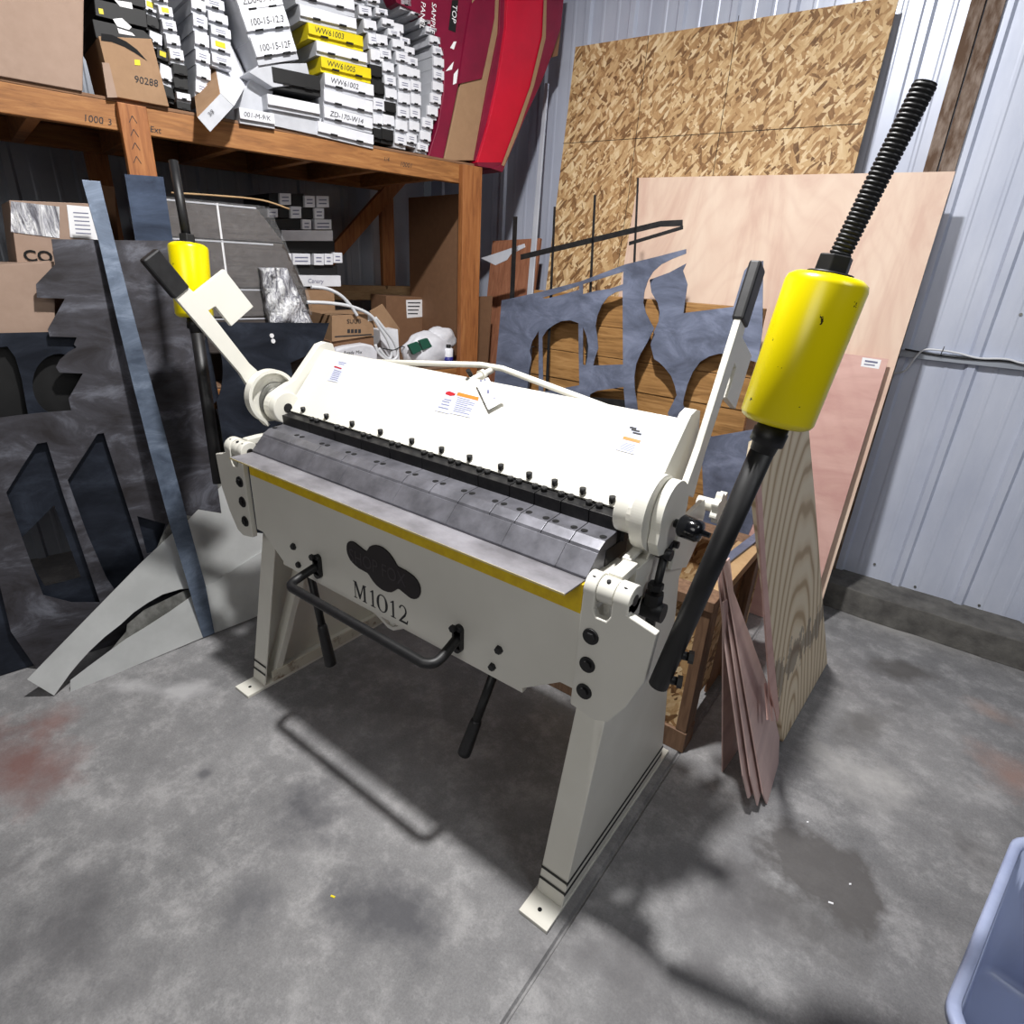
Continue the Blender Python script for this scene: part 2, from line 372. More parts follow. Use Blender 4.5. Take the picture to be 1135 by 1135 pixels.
# ================================================================ the sheet-metal brake
brake = thing('sheet_metal_brake', 'large cream finger brake machine with yellow counterweights standing on the concrete floor', 'machine', (0,0,0))
def pc(name, m, mat, parent=brake, **kw): return m.build(name, M[mat] if isinstance(mat, str) else mat, parent, **kw)
for sx in (-1, 1):
    # leg: foot plate, sloped front flange, outer side plate, rear flange, inner brace
    leg = MB()
    xi, xo = .652, .734
    P = lambda x, y, z: V((sx*x, y, z))
    prof = [(-.325,.012), (-.150,.90), (-.06,1.035), (.06,1.05), (.17,.985), (.20,.90), (.156,.82), (.184,.69), (.204,.537), (.274,.264), (.330,.012)]
    leg.prism([P(xo, y, z) for y, z in prof], P(-.006,0,0))
    fr = [(-.325,.012), (-.150,.90)]
    leg.obox(P(xi,-.325,.012), P(xo-xi-.002,0,0), (0,.175,.888), (0,.007,0))
    rr = [(.330,.012), (.274,.264), (.204,.537), (.184,.69), (.156,.82)]
    for (a, b), (c, d) in zip(rr, rr[1:]): leg.obox(P(xi,a,b), P(xo-xi-.002,0,0), (0,c-a,d-b), (0,-.006,0))
    lg = pc('leg', leg, 'leg', bevel=.0025)
    for z0 in (.055, .088):
        yf = lambda z: -.325+.175*(z-.012)/.888
        st = MB(); st.prism([P(xi,yf(z0)-.0006,z0-.0068), P(xo+.0006,yf(z0)-.0006,z0-.0068), P(xo+.0006,yf(z0)-.0006,z0+.0068), P(xi,yf(z0)-.0006,z0+.0068)], (0,.0004,0))
        st.prism([P(xo+.0006,yf(z0),z0-.0068), P(xo+.0006,.318,z0-.0068), P(xo+.0006,.316,z0+.0068), P(xo+.0006,yf(z0),z0+.0068)], P(-.0004,0,0)); pc('stripe', st, 'blackcard', lg)
    fp = MB(); fp.box(min(sx*.646, sx*.736), max(sx*.646, sx*.736), -.400, .392, 0, .012); pc('foot_plate', fp, 'leg', lg, bevel=.0015)
    h = MB()
    for y in (-.365, .365): h.cyl((sx*.69,y,.0122), (sx*.69,y,.0128), .006)
    pc('bolt_hole', h, 'slot', lg)
    br = MB(); br.obox(P(.655,-.285,.012), P(.05,0,0), (0,.03,0), (0,.29,.72)); pc('brace', br, 'cream', lg, bevel=.001)
    lip = MB(); lip.obox(P(.646,-.29,.012), P(.008,0,0), (0,.64,0), (0,0,.045)); pc('base_flange', lip, 'worn', lg)
# lower bed beam between the legs
bed = MB(); bed.box(-.70,.70, -.19,-.10, .80,.955); bed.box(-.655,.655, -.10,.05, .80,.812); bed.box(-.655,.655,.04,.052,.80,.95)
pc('bed_beam', bed, 'cream', bevel=.003)
tr = MB(); tr.box(-.66,.66,-.19,-.183,.70,.80); tr.prism([(-.66,-.16,.80),(-.66,-.16,.74),(-.3,-.16,.62),(.3,-.16,.62),(.66,-.16,.74),(.66,-.16,.80)], (0,.008,0))
pc('bed_web', tr, 'cream')
# front bending leaf
ap = MB()
o = [(-.664,.886),(-.664,.669),(-.628,.669),(-.604,.652),(-.515,.589),(.515,.589),(.604,.652),(.628,.669),(.664,.669),(.664,.886)]
ap.prism([(x,-.265,z) for x, z in o], (0,.010,0)); ap.box(-.52,.52,-.264,-.245,.577,.589); ap.box(-.66,.66,-.255,-.235,.87,.945)
apron = pc('bending_leaf', ap, 'cream', bevel=.0012)
e = MB(); e.box(-.661,.661,-.2662,-.236,.877,.952); pc('yellow_bar', e, 'yellow_edge', bevel=.0015, label='worn yellow painted edge bar')
e = MB(); e.prism([(x,y,.9525) for x, y in [(-.654,-.332),(.654,-.332),(.657,-.235),(.657,-.205),(-.657,-.205),(-.657,-.235)]], (0,0,.004)); pc('leaf_plate', e, 'bed', bevel=.0006, label='scuffed bare steel plate')
e = MB(); e.box(-.6538,.6538,-.3326,-.3318,.9515,.9562); pc('painted_lip', e, plain('worn_cream_edge', (214,198,140), .5))
for x, z, r in ((-.441,.675,.013),(-.422,.612,.012),(.441,.675,.013),(.422,.612,.012)):
    e = MB(); e.cyl((x,-.265,z), (x,-.275,z), r, r*.8, n=6, smooth=False); pc('bolt', e, 'black')
# badge and model number
def blob():
    pts = [(-.155,.762),(-.150,.785),(-.135,.797),(-.112,.799),(-.075,.789),(-.060,.790),(-.048,.808),(-.022,.822),(.008,.825),(.038,.815),(.060,.796),(.070,.786),(.100,.784),(.135,.777),(.155,.760),(.160,.738),(.152,.716),(.134,.703),(.112,.702),(.075,.712),(.060,.704),(.040,.688),(.010,.681),(-.022,.686),(-.048,.702),(-.062,.714),(-.100,.716),(-.132,.726),(-.149,.742)]
    return [V((x+.001,-.2655,z)) for x, z in smooth2(pts)]
def smooth2(p):
    n = len(p); out = []
    for i in range(n):
        a, b, c, d = [V((*p[(i+k) % n], 0)) for k in (-1,0,1,2)]
        for t in (0,.5):
            q = .5*((2*b)+(c-a)*t+(2*a-5*b+4*c-d)*t*t+(-a+3*b-3*c+d)*t**3); out.append((q.x,q.y))
    return out
e = MB(); e.prism(blob(), (0,-.0045,0)); badge = pc('name_badge', e, plain('badge_black', (26,20,22), .5), apron, bevel=.0015, label='black cloud-shaped maker plate')
text('SHOP FOX', .062, 'badge_lettering', plain('badge_letters', (52,46,50), .4), apron, (-.142,-.2702,.730), (1,0,0), (0,0,1), .0004, xs=.83)
def strokes(m, polys, ox, oz, k):
    for p in polys: m.prism([(ox+x*k, -.2653, oz+z*k) for x, z in p], (0,-.0006,0))
def arcpoly(cx, cz, rx, rz, tx, tz, a0, a1, n=24):
    o = [(cx+rx*math.cos(R(a0+(a1-a0)*i/n)), cz+rz*math.sin(R(a0+(a1-a0)*i/n))) for i in range(n+1)]
    q = [(cx+(rx-tx)*math.cos(R(a0+(a1-a0)*i/n)), cz+(rz-tz)*math.sin(R(a0+(a1-a0)*i/n))) for i in range(n+1)]
    return o+q[::-1]
num = MB(); k = .060
strokes(num, [[(.0,.96),(.0,1),(.24,1),(.50,.30),(.76,1),(1,1),(1,.96),(.92,.94),(.92,.06),(1,.04),(1,0),(.68,0),(.68,.04),(.78,.06),(.78,.85),(.49,.04),(.43,.04),(.14,.83),(.14,.06),(.24,.04),(.24,0),(0,0),(0,.04),(.09,.06),(.09,.94)]], -.136, .600, k)
one = [(.08,.80),(.10,.84),(.28,.98),(.34,.98),(.34,.06),(.46,.04),(.46,0),(.10,0),(.10,.04),(.22,.06),(.22,.84)]
strokes(num, [one], -.064, .600, k); strokes(num, [one], .026, .600, k)
zero = MB(); N = 28
for i in range(N):
    a, b = 2*math.pi*i/N, 2*math.pi*(i+1)/N
    f = lambda t, s: (-.036+.031+ (.030 if s else .030-.0105*abs(math.cos(t))-.0025)*math.cos(t)*.82, .600+.029+(.031 if s else .0275)*math.sin(t))
    q = [f(a,1), f(b,1), f(b,0), f(a,0)]; num.add([(x,-.2660,z) for x, z in q], [(0,1,2,3)])
strokes(num, [arcpoly(.30,.70,.27,.30,.10,.05,-12,165), [(.565,.64),(.47,.66),(.40,.52),(.02,.04),(.02,0),(.60,0),(.66,.24),(.61,.24),(.56,.11),(.20,.11),(.48,.42)]], .066, .600, k)
num.build('model_number', M['ink'], apron, label='black serif lettering')
# V stiffener under the leaf
e = MB(); q = [(-.31,-.2,.590),(-.165,-.2,.532),(-.06,-.2,.484),(-.035,-.2,.484),(.046,-.2,.532),(.13,-.2,.588)]
for a, b in zip(q, q[1:]): e.obox(a, V(b)-V(a), (0,.03,0), (0,0,.014))
e.box(-.055,-.035,-.195,-.175,.495,.60); pc('stiffener', e, 'cream', bevel=.001)
# end brackets with hinge forks
for sx in (-1, 1):
    P = lambda x, y, z: V((sx*x, y, z))
    o = [(.670,.958),(.669,.640),(.735,.628),(.768,.640),(.806,.705),(.838,.790),(.846,.915),(.778,.932),(.778,.958),(.741,.958),(.741,.912),(.733,.897),(.706,.897),(.6995,.912),(.6995,.958)]
    e = MB(); e.prism([P(x,-.283,z) for x, z in o], (0,.020,0)); bk = pc('end_bracket', e, 'cream', bevel=.003)
    for z in (.845,.769,.694):
        e = MB(); e.cyl(P(.702,-.283,z), P(.702,-.287,z), .020, .019); e.cyl(P(.702,-.287,z), P(.702,-.292,z), .012, n=6, smooth=False); pc('cap_screw', e, 'black', bk)
    ax = V((sx,0,0)); hc = (-.250, .953)
    for a, b in ((.670,.699),(.7415,.7785)):
        e = MB(); e.cyl(P(a,*hc), P(b,*hc), .0335, n=32); e.obox(P(a,-.2815,.905), P(b-a,0,0), (0,.064,0), (0,0,.048)); pc('hinge_knuckle', e, 'cream', bk, bevel=.002)
    e = MB(); e.cyl(P(.6995,*hc), P(.7395,*hc), .030, n=32); kn = pc('hinge_knuckle', e, 'cream', bevel=.002)
    e = MB(); e.cyl(P(.770,*hc), P(.7795,*hc), .013); e.cyl(P(.671,*hc), P(.665,*hc), .012)
    for x in (.685,.719,.760): e.cyl(P(x,hc[0]-.012,hc[1]+.024), P(x,hc[0]-.0135,hc[1]+.0305), .005)
    pc('hinge_pin', e, 'dark', bk)
    # adjusting block behind the knuckle
    e = MB(); e.obox(P(.702,-.235,.965), P(.034,0,0), (0,.075,.004), (0,0,.022)); e.obox(P(.698,-.165,.985), P(.022,0,0), (0,.14,.018), (0,0,.010)); e.obox(P(.700,-.16,.93), P(.036,0,0), (0,.10,0), (0,0,.045))
    pc('adjusting_block', e, 'cream', bevel=.002)
# U-shaped foot bar on the leaf
e = MB(); q = [(-.306,-.275,.652),(-.312,-.345,.632),(-.306,-.372,.627),(-.285,-.385,.625),(.285,-.385,.625),(.306,-.372,.627),(.312,-.345,.632),(.306,-.275,.652)]
path = []
for i, p in enumerate(q):
    path.append(p)
e.tube(smooth_path(q[:4], 5)[:-1]+smooth_path(q[4:], 5), .0142, 14); fb = pc('foot_bar', e, 'black', label='black U-shaped pull bar')
for x in (-.306, .306):
    e = MB(); e.cyl((x,-.2655,.678), (x,-.281,.678), .015); e.cyl((x,-.2655,.622), (x,-.281,.622), .015); e.box(x-.015,x+.015,-.281,-.2655,.622,.678); pc('flange', e, 'black', fb)
    e = MB(); e.cyl((x-.008,-.281,.685), (x-.008,-.291,.685), .011, n=6, smooth=False); pc('bolt', e, 'black', fb)
# two hanging levers below
for a, b in ((ony(343,632,-.235), ony(367,738,-.245)), (ony(548,745,-.20), ony(514,836,-.235))):
    m_ = a.lerp(b, .55); e = MB(); e.tube([a, m_], .0135); lv = pc('hanging_lever', e, 'black')
    e = MB(); d = (b-m_); e.lathe(m_, d, [(0,.0135),(.012,.0175),(d.length*.8,.0205),(d.length-.006,.0205),(d.length,.013)]); pc('grip', e, 'rubber', lv)
# ---- upper beam
TOP = V((0,.098,1.267)); BOT = V((0,-.090,1.0745)); PL = (TOP-BOT).normalized(); PN = V((0,-PL.z,PL.y))
e = MB(); e.prism([(x,TOP.y,TOP.z) if t else (x,BOT.y,BOT.z) for x, t in ((-.695,1),(.695,1),(.672,0),(-.672,0))], V((0,.010,-.010)))
e.prism([(-.66,.100,1.264),(.66,.100,1.264),(.66,.16,1.205),(-.66,.16,1.205)], (0,-.007,-.007))
e.prism([(-.66,-.086,1.0745),(.66,-.086,1.0745),(.66,.02,1.0),(-.66,.02,1.0)], (0,.006,.006))
upper = pc('upper_beam', e, 'cream', bevel=.0015)
hub = V((0,-.098,1.085))
for sx in (-1, 1):
    P = lambda x, y, z: V((sx*x, y, z))
    e = MB(); arc = [(hub.y+.056*math.cos(R(t)), hub.z+.056*math.sin(R(t))) for t in range(110, 291, 15)]
    o = arc+[(.02,1.015),(.10,1.10),(.155,1.225),(.135,1.285),(.105,1.293),(.075,1.285),(-.035,1.172)]
    e.prism([P(.688,y,z) for y, z in o], P(.030,0,0)); pc('beam_end_plate', e, 'cream', upper, bevel=.004, seg=3)
    e = MB(); e.cyl(P(.655,hub.y,hub.z), P(.700,hub.y,hub.z), .055, n=36); pc('hub', e, 'cream', upper, bevel=.003)
    e = MB(); e.cyl(P(.6535,hub.y,hub.z), P(.656,hub.y,hub.z), .0165); pc('pin', e, 'slot', upper)
# clamp levers: left one thrown forward, right one back
def lever(sx, base, gend, tip, dc, dr, boss):
    P = lambda x, y, z: V((sx*x, y, z))
    a = V((gend[0]-base[0], gend[1]-base[1], 0)).normalized(); p = V((a.y, -a.x, 0))
    if sx < 0: pass
    g = V((*gend, 0))
    q = lambda u, w: g+a*u+p*w
    L = (V((*gend,0))-V((*base,0))).length
    out = [q(.0,-.026), q(-.0,.026), q(-.025,.032), q(-.028,.156), q(-.169,.160), q(-.168,.057), q(-.092,.057), q(-.088,.030), q(-L*.8,.024), q(-L-.03,.040), q(-L-.03,-.040), q(-L*.8,-.024)]
    e = MB(); x0 = .742 if sx > 0 else .738
    e.prism([P(x0, v.x, v.y) for v in out], P(.016,0,0)); lv = pc('clamp_lever', e, 'cream', bevel=.0015)
    t = V((*tip,0)); gl = (t-g).length
    e = MB(); c0 = g-a*.004
    e.obox(P(x0-.006, *(c0-p*.030)[:2]), P(.028,0,0), V((0,*(p*.060)[:2])), V((0,*(a*(gl+.004))[:2]))); pc('grip', e, 'rubber', lv, bevel=.006)
    # cam disc with a tail
    e = MB(); ring = [(dc[0]+dr*math.cos(R(t)), dc[1]+dr*math.sin(R(t))) for t in range(20, 238, 4)]
    inner = [(dc[0]+(dr-.012)*math.cos(R(t)), dc[1]+(dr-.012)*math.sin(R(t))) for t in range(236, 19, -4)]
    if sx < 0: e.prism([P(.7365,y,z) for y, z in ring+[(-.150,1.018),(-.142,1.024)]+inner], P(-.030,0,0)); e.cyl(P(.7365,*dc), P(.730,*dc), dr-.003, n=36)
    else: e.prism([P(.7025,y,z) for y, z in ring+[(-.085,.985),(-.046,.940),(-.028,.944),(-.03,.99),(.02,1.02)]], P(.032,0,0))
    pc('cam_disc', e, 'cream', bevel=.002)
    if sx < 0:
        for r_, x_ in ((.066,.722),(.050,.715),(.036,.70)): 
            e = MB(); e.cyl(P(.732,dc[0]+.02,dc[1]-.02), P(x_,dc[0]+.02,dc[1]-.02), r_, n=36); pc('eccentric', e, 'zinc', bevel=.002)
    else:
        e = MB(); o = [(boss[0]+.078*math.cos(R(t)), boss[1]+.078*math.sin(R(t))) for t in range(-20, 200, 5)]+[(-.125,1.03),(-.105,.995),(-.06,.985),(-.02,1.0)]
        e.prism([P(x0-.006,y,z) for y, z in o], P(.024,0,0)); pc('lever_boss', e, 'cream', bevel=.003)
    return lv
lever(-1, (-.150,1.160), (-.3625,1.464), (-.425,1.571), (-.115,1.118), .094, None)
lever(1, (.050,1.130), (.207,1.492), (.248,1.622), (-.075,1.085), .090, (-.045,1.082))
# ball-ended stop pin beside the right boss
k0 = onx(745,572,.768); k1 = onx(778,589,.836); k0 = V((.764,-.045,1.060)); k1 = V((.832,-.050,1.058))
e = MB(); d = k1-k0; L = d.length; e.lathe(k0, d, [(0,.010),(L*.15,.012),(L*.18,.021),(L*.26,.0265),(L*.82,.0265),(L*.95,.022),(L*.99,.012),(L*1.0,.007),(L*1.25,.006)], 28); pc('stop_knob', e, 'plastic')
# tie rod (black) under the right and left boss
for sx in (-1, 1):
    top = V((sx*.758,-.062,.985)); b_ = V((sx*.758,-.085,.855))
    e = MB(); e.tube([top, b_], .010); e.cyl(top-V((.018,0,0)), top+V((.018,0,0)), .014); e.tube([top, top+V((0,.035,.012))], .009); e.cyl(top+V((-.016,.040,.012)), top+V((.016,.040,.012)), .009)
    tie = pc('tie_rod', e, 'black')
    e = MB(); e.cyl(b_+V((0,0,.045)), b_+V((0,0,.06)), .019, n=6, smooth=False); e.cyl(b_+V((0,0,.005)), b_+V((0,0,.035)), .023, n=8, smooth=False); e.cyl(b_+V((-.028*sx,0,-.012)), b_+V((.030*sx,0,-.012)), .024); e.tube([b_, b_+V((0,.004,-.06))], .013); pc('swivel', e, 'black', tie)
    # rear adjusting plate with star knob
    e = MB(); e.prism([(sx*.738,y,z) for y, z in ((.04,1.03),(.03,.90),(.15,.86),(.215,.92),(.225,1.00),(.20,1.045))], (sx*.012,0,0)); pc('adjusting_plate', e, 'cream', bevel=.002)
    kc = V((sx*.765,.255,1.012)); e = MB(); o = []
    for t in range(0, 360, 6): rr_ = .040+.006*math.cos(R(t*7)); o.append(kc+V((0,rr_*math.cos(R(t)),rr_*math.sin(R(t)))))
    e.prism(o, (sx*.018,0,0)); e.cyl(kc-V((sx*.05,0,0)), kc, .018); pc('star_knob', e, 'cream', bevel=.003)
# truss rod behind the upper beam with a centre strut
e = MB(); e.tube([(-.60,.115,1.235),(-.045,.222,1.285),(.045,.222,1.285),(.60,.115,1.235)], .0095); e.tube([(0,.225,1.275),(0,.11,1.252)], .010); e.cyl((0,.18,1.265), (0,.165,1.263), .018, n=8)
pc('truss_rod', e, 'cream', upper)
e = MB(); e.cyl((0.012,.105,1.272), (0.012,.09,1.290), .007); pc('truss_nut', e, 'dark', upper)
# stickers on the slanted beam
def onbeam(x, y, off=.0012): return on(x, y, PN, TOP+PN*off)
def sticker(name, pts, mat='labelpaper', off=.0012, parent=upper, **kw):
    e = MB(); e.prism([onbeam(x, y, off) for x, y in pts], PN*.0004); return e.build(name, M[mat], parent, **kw)
def lines(quad, rows, off=.0018, mat='greyink', name='printed_lines', t=.45):
    """rows of print in the quad (tl, tr, br, bl); rows: (v position, u from, u to)"""
    tl, tr, br, bl = [onbeam(x, y, off) for x, y in quad]; e = MB(); n = len(rows); hh = 1/(n+1)*t
    for v, u0, u1 in rows:
        f = lambda u, v_: tl.lerp(tr, u).lerp(bl.lerp(br, u), v_)
        e.add([f(u0,v), f(u1,v), f(u1,v+hh), f(u0,v+hh)], [(0,1,2,3)])
    return e.build(name, M[mat], upper)
sticker('maker_label', [(493,431),(531,440),(527,463),(482,454)][:4] and [(493,430.5),(505,433.5),(498,459),(482,455)])
sticker('warning_label', [(507,434),(531,440),(521,463),(499,458)])
sticker('orange_bar', [(507.6,434.6),(530.8,440.4),(529.4,444),(506.2,438.3)], 'orange', .0018)
sticker('red_logo', [(494.5,434.5),(498,433.6),(500,434.2),(505,436.5),(503,438.6),(499,439),(496,437.6),(493.5,436.8)], 'red' if 0 else 'redlabel', .0018)
lines([(506,438),(529,444),(520,462),(500,457)], [(.08+i*.11, .08, .95 if i % 3 else .7) for i in range(8)])
lines([(492,441),(502,443),(496,457),(484,454)], [(.05,.1,.9),(.22,.0,.8),(.45,.1,.9),(.72,.0,.95)])
sticker('instruction_label', [(698,470),(717,474),(704,504),(682,498)]); sticker('orange_bar', [(691.5,483.3),(710.2,488.3),(708.6,491.5),(690,486.5)], 'orange', .0018)
lines([(689,489),(707,493),(703,503),(684,497)], [(.1+i*.15, .1, .9) for i in range(6)]); lines([(698,471),(715,475),(711,487),(693,483)], [(.1,.05,.5),(.28,.2,.75),(.5,.35,.9)], t=.7, mat='ink')
sticker('side_label', [(374,399.5),(385,402),(374,424),(363,421.5)]); sticker('red_bar', [(371,405.5),(379,408),(378,409.4),(370,407)], 'redlabel', .0018)
lines([(370,408),(380,411),(374,423),(364,421)], [(.1+i*.15, .1, .9) for i in range(6)]); lines([(375,400),(385,402),(382,407),(372,405)], [(.1,.1,.9),(.45,.2,.8)])
# hanging hardware tag
e = MB(); q = [onbeam(x, y, .010) for x, y in ((527.5,425),(541,418.5),(558.5,445),(541.5,454.5))]; e.prism(q, PN*.001); tg = pc('hang_tag', e, 'paper', upper, label='loose white card tag')
e = MB()
for x, y, w in ((533,422,2.2),(537.5,421,2)): e.add([onbeam(x-w/2,y-w/2,.0118), onbeam(x+w/2,y-w/2,.0118), onbeam(x+w/2,y+w/2,.0118), onbeam(x-w/2,y+w/2,.0118)], [(0,1,2,3)])
for x, y, w, hh in ((541,434,3,4),(548,441,2,1.5)): e.add([onbeam(x-w/2,y-hh/2,.0118), onbeam(x+w/2,y-hh/2,.0118), onbeam(x+w/2,y+hh/2,.0118), onbeam(x-w/2,y+hh/2,.0118)], [(0,1,2,3)])
pc('tag_print', e, 'greyink', upper)
# ---- box fingers, clamping blocks and screws
J = [-.658,-.503,-.369,-.239,-.108,.027,.133,.238,.344,.4225,.5015,.581,.659]
TS = [-.588,-.459,-.327,-.192,-.054,.067,.173,.283,.376,.455,.537,.618]
for i in range(12):
    a, b = J[i]+.0010, J[i+1]-.0010
    sk = .012 if i else 0
    e = MB(); pr = [(-.207,1.004),(-.202,1.012),(-.178,1.026),(-.118,1.031),(-.118,.985),(-.17,.975)]
    e.prism([(a,y,z) for y, z in pr], (b-a,0,0)); fg = pc('finger', e, 'steel', bevel=.0008)
    e = MB(); e.prism([(a,y,z) for y, z in ((-.119,1.0),(-.124,1.064),(-.066,1.070),(-.055,1.0))], (b-a,0,0)); pc('clamp_block', e, 'dark', fg, bevel=.0012)
    def sock(x, y, z, r, h, mat, nm):
        e = MB(); e.cyl((x,y,z), (x,y-.001,z+h), r, n=14); e.cyl((x,y-.001,z+h), (x,y-.001,z+h+.0003), r*.45, n=6, smooth=False); pc(nm, e, mat, fg)
    for x in (a+.013, b-.013):
        if i or x > -.6: sock(x, -.101, 1.066, .0082, .012, 'black', 'socket_screw')
        e = MB(); e.cyl((x,-.163,1.0268), (x,-.163,1.0282), .0088, n=16); e.cyl((x,-.163,1.0282), (x,-.163,1.0286), .0055, n=6, smooth=False); pc('countersunk_screw', e, 'slot', fg)
    e = MB(); x = TS[i]; e.cyl((x,-.082,1.066), (x,-.083,1.084), .0040, n=10); e.cyl((x,-.083,1.084), (x,-.084,1.097), .0082, n=14); pc('set_screw', e, 'black', fg)
NJ = [-.655,-.496,-.36,-.20,.032,.237,.418,.576,.659]
for a, b in zip(NJ, NJ[1:]):
    e = MB(); e.prism([(a+.0004,y,z) for y, z in ((-.250,.958),(-.250,.963),(-.208,1.006),(-.17,1.0),(-.17,.958))], (b-a-.0008,0,0)); pc('nose_bar', e, 'steel', bevel=.0006)
e = MB(); e.box(-.66,.66,-.168,-.06,.957,.998); pc('finger_bar', e, 'dark')
e = MB(); e.box(.655,.668,-.10,-.04,1.0,1.06); e.box(-.668,-.655,-.10,-.04,1.0,1.06); pc('end_stop', e, 'dark')
# ---- counterweight arms
for sx in (-1, 1):
    P = lambda x, y, z: V((sx*x, y, z))
    b0 = P(.866,-.276,.795); w0 = P(.9640,-.223,1.364); w1 = P(.989,-.196,1.600); t1 = P(1.046,-.174,1.846); ax = (w0-b0).normalized(); ax2 = (w1-w0).normalized(); ax3 = (t1-w1).normalized()
    e = MB(); e.tube([b0, w0], .0205, 24); arm = pc('counterweight_arm', e, 'black')
    e = MB(); e.lathe(w0-ax*.05, ax, [(0,.021),(.014,.0225),(.016,.0285),(.038,.0285),(.040,.026),(.05,.026)], 24); pc('collar', e, 'black', arm)
    for t in (.02,.085):
        e = MB(); c = b0+ax*t; e.cyl(c, c+V((sx*.030,.010,0)), .009); e.cyl(c+V((sx*.030,.010,0)), c+V((sx*.040,.0133,0)), .0135, n=6, smooth=False); pc('bolt', e, 'black', arm)
    L = (w1-w0).length; e = MB(); e.lathe(w0, ax2, [(0,.030),(.001,.048),(.006,.056),(.013,.0595),(L-.016,.0615),(L-.008,.059),(L-.002,.050),(L,.030)], 48); pc('counterweight', e, 'yellow', label='yellow painted cylindrical weight')
    e = MB(); e.cyl(w1-ax2*.001, w1+ax2*.003, .034); pc('washer', e, 'black', arm); e = MB(); e.cyl(w1+ax2*.003, w1+ax2*.028, .026, .0255, n=6, smooth=False); pc('nut', e, 'black', arm, bevel=.002)
    L = (t1-w1).length; pr = []; n = int(L/.0060)
    if sx > 0:
        for i in range(n): z = L*i/n; pr += [(z,.0160),(z+L/n*.40,.0160),(z+L/n*.62,.0140),(z+L/n*.82,.0140)]
        pr.append((L,.0150))
    else: pr = [(0,.0145),(L,.0145)]
    e = MB(); e.lathe(w1, ax3, pr, 24); pc('threaded_rod', e, 'black', arm, label='black threaded rod')
# ================================================================ setting
YW = 2.125
e = MB()
xs = [-3.6, .7615, .7665, .7715, 3.8]
pr = [(-3.6,0),(.7585,0),(.7640,-.009),(.7690,-.009),(.7735,0),(3.8,0)]
for (a, za), (b, zb) in zip(pr, pr[1:]): e.add([(a,-4.2,za),(b,-4.2,zb),(b,2.4,zb),(a,2.4,za)], [(0,1,2,3)])
e.add([(-3.6,-4.2,-.1),(3.8,-4.2,-.1),(3.8,2.4,-.1),(-3.6,2.4,-.1)], [(3,2,1,0)])
e.build('floor', M['concrete'], kind='structure')
def corrug(fn, u0, u1, z0, z1, ribs, minor, name, mat, h=.016, side=1):
    """ribbed sheet: fn(u, out, z) -> point"""
    prof = [(u0, 0)]
    ev = sorted([(r, 1) for r in ribs]+[(r, 0) for r in minor])
    for r, big in ev:
        if not (u0+.04 < r < u1-.04): continue
        if big: prof += [(r-.026,0),(r-.014,h),(r+.014,h),(r+.026,0)]
        else: prof += [(r-.012,0),(r-.005,.0016),(r+.005,.0016),(r+.012,0)]
    prof.append((u1, 0)); e = MB(); vs = []
    for u, o in prof: vs += [fn(u,o,z0), fn(u,o,z1)]
    n = len(prof); fs = [(2*i, 2*i+2, 2*i+3, 2*i+1) for i in range(n-1)]
    for u, o in prof: vs += [fn(u,o-.012-(o),z0), fn(u,-.012,z1)]
    fs += [(2*n+2*i, 2*n+2*i+1, 2*n+2*i+3, 2*n+2*i+2) for i in range(n-1)]+[(2*i+1, 2*i+3, 2*n+2*i+3, 2*n+2*i+1) for i in range(n-1)]
    e.add(vs, fs); return e.build(name, M[mat], kind='structure')
ribs = [1.247+.2705*i for i in range(-14, 10)]
minor = [r+.09 for r in ribs]+[r+.18 for r in ribs]
corrug(lambda u, o, z: V((u, YW-o, z)), -2.1, 3.2, .10, 3.3, ribs, minor, 'wall_back', 'wall')
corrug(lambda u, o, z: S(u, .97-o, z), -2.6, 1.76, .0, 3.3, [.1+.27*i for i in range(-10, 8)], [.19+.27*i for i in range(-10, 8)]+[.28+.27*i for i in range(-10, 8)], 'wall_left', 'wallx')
e = MB(); random.seed(3); n = 60; vs = []
for i in range(n+1):
    x = -2.2+5.4*i/n; j = random.uniform(-.004, .004)
    vs += [(x,1.905+j*1.5,0),(x,1.912+j,.136+j*.4),(x,2.16,.140),(x,2.16,0)]
fs = []
for i in range(n):
    for k in range(4): fs.append((4*i+k, 4*i+4+k, 4*i+4+(k+1)%4, 4*i+(k+1)%4))
fs += [(0,1,2,3),(4*n+3,4*n+2,4*n+1,4*n)]
e.add(vs, fs); e.build('baseboard_back', M['curb'], kind='structure', bevel=.004)
# wall screws and the rusty angle post on the wall
e = MB()
for x, z in ((1.33,.16),(1.60,.16),(1.13,.22),(1.35,1.50),(1.62,1.5),(1.9,.16)): e.cyl((x,YW,z), (x,YW-.006,z), .006)
e.build('trim_1', M['zinc'], kind='structure')
p = [ony(1078,0,YW-.03), ony(1119,0,YW-.03), ony(1054,192,YW-.03), ony(1022,192,YW-.03)]
xl, xr = (p[0].x+p[3].x)/2, (p[1].x+p[2].x)/2; xm = xl*.55+xr*.45
e = MB(); e.box(xl, xm-.003, YW-.045, YW-.002, .14, 3.2); e.box(xm+.003, xr, YW-.040, YW-.002, .14, 3.2)
for z in (1.93,1.98): e.cyl((xm+.03,YW-.040,z), (xm+.03,YW-.0415,z), .006)
tag(e.build('steel_post', M['rust'], bevel=.003), 'rusty double steel post standing against the ribbed wall', 'post')
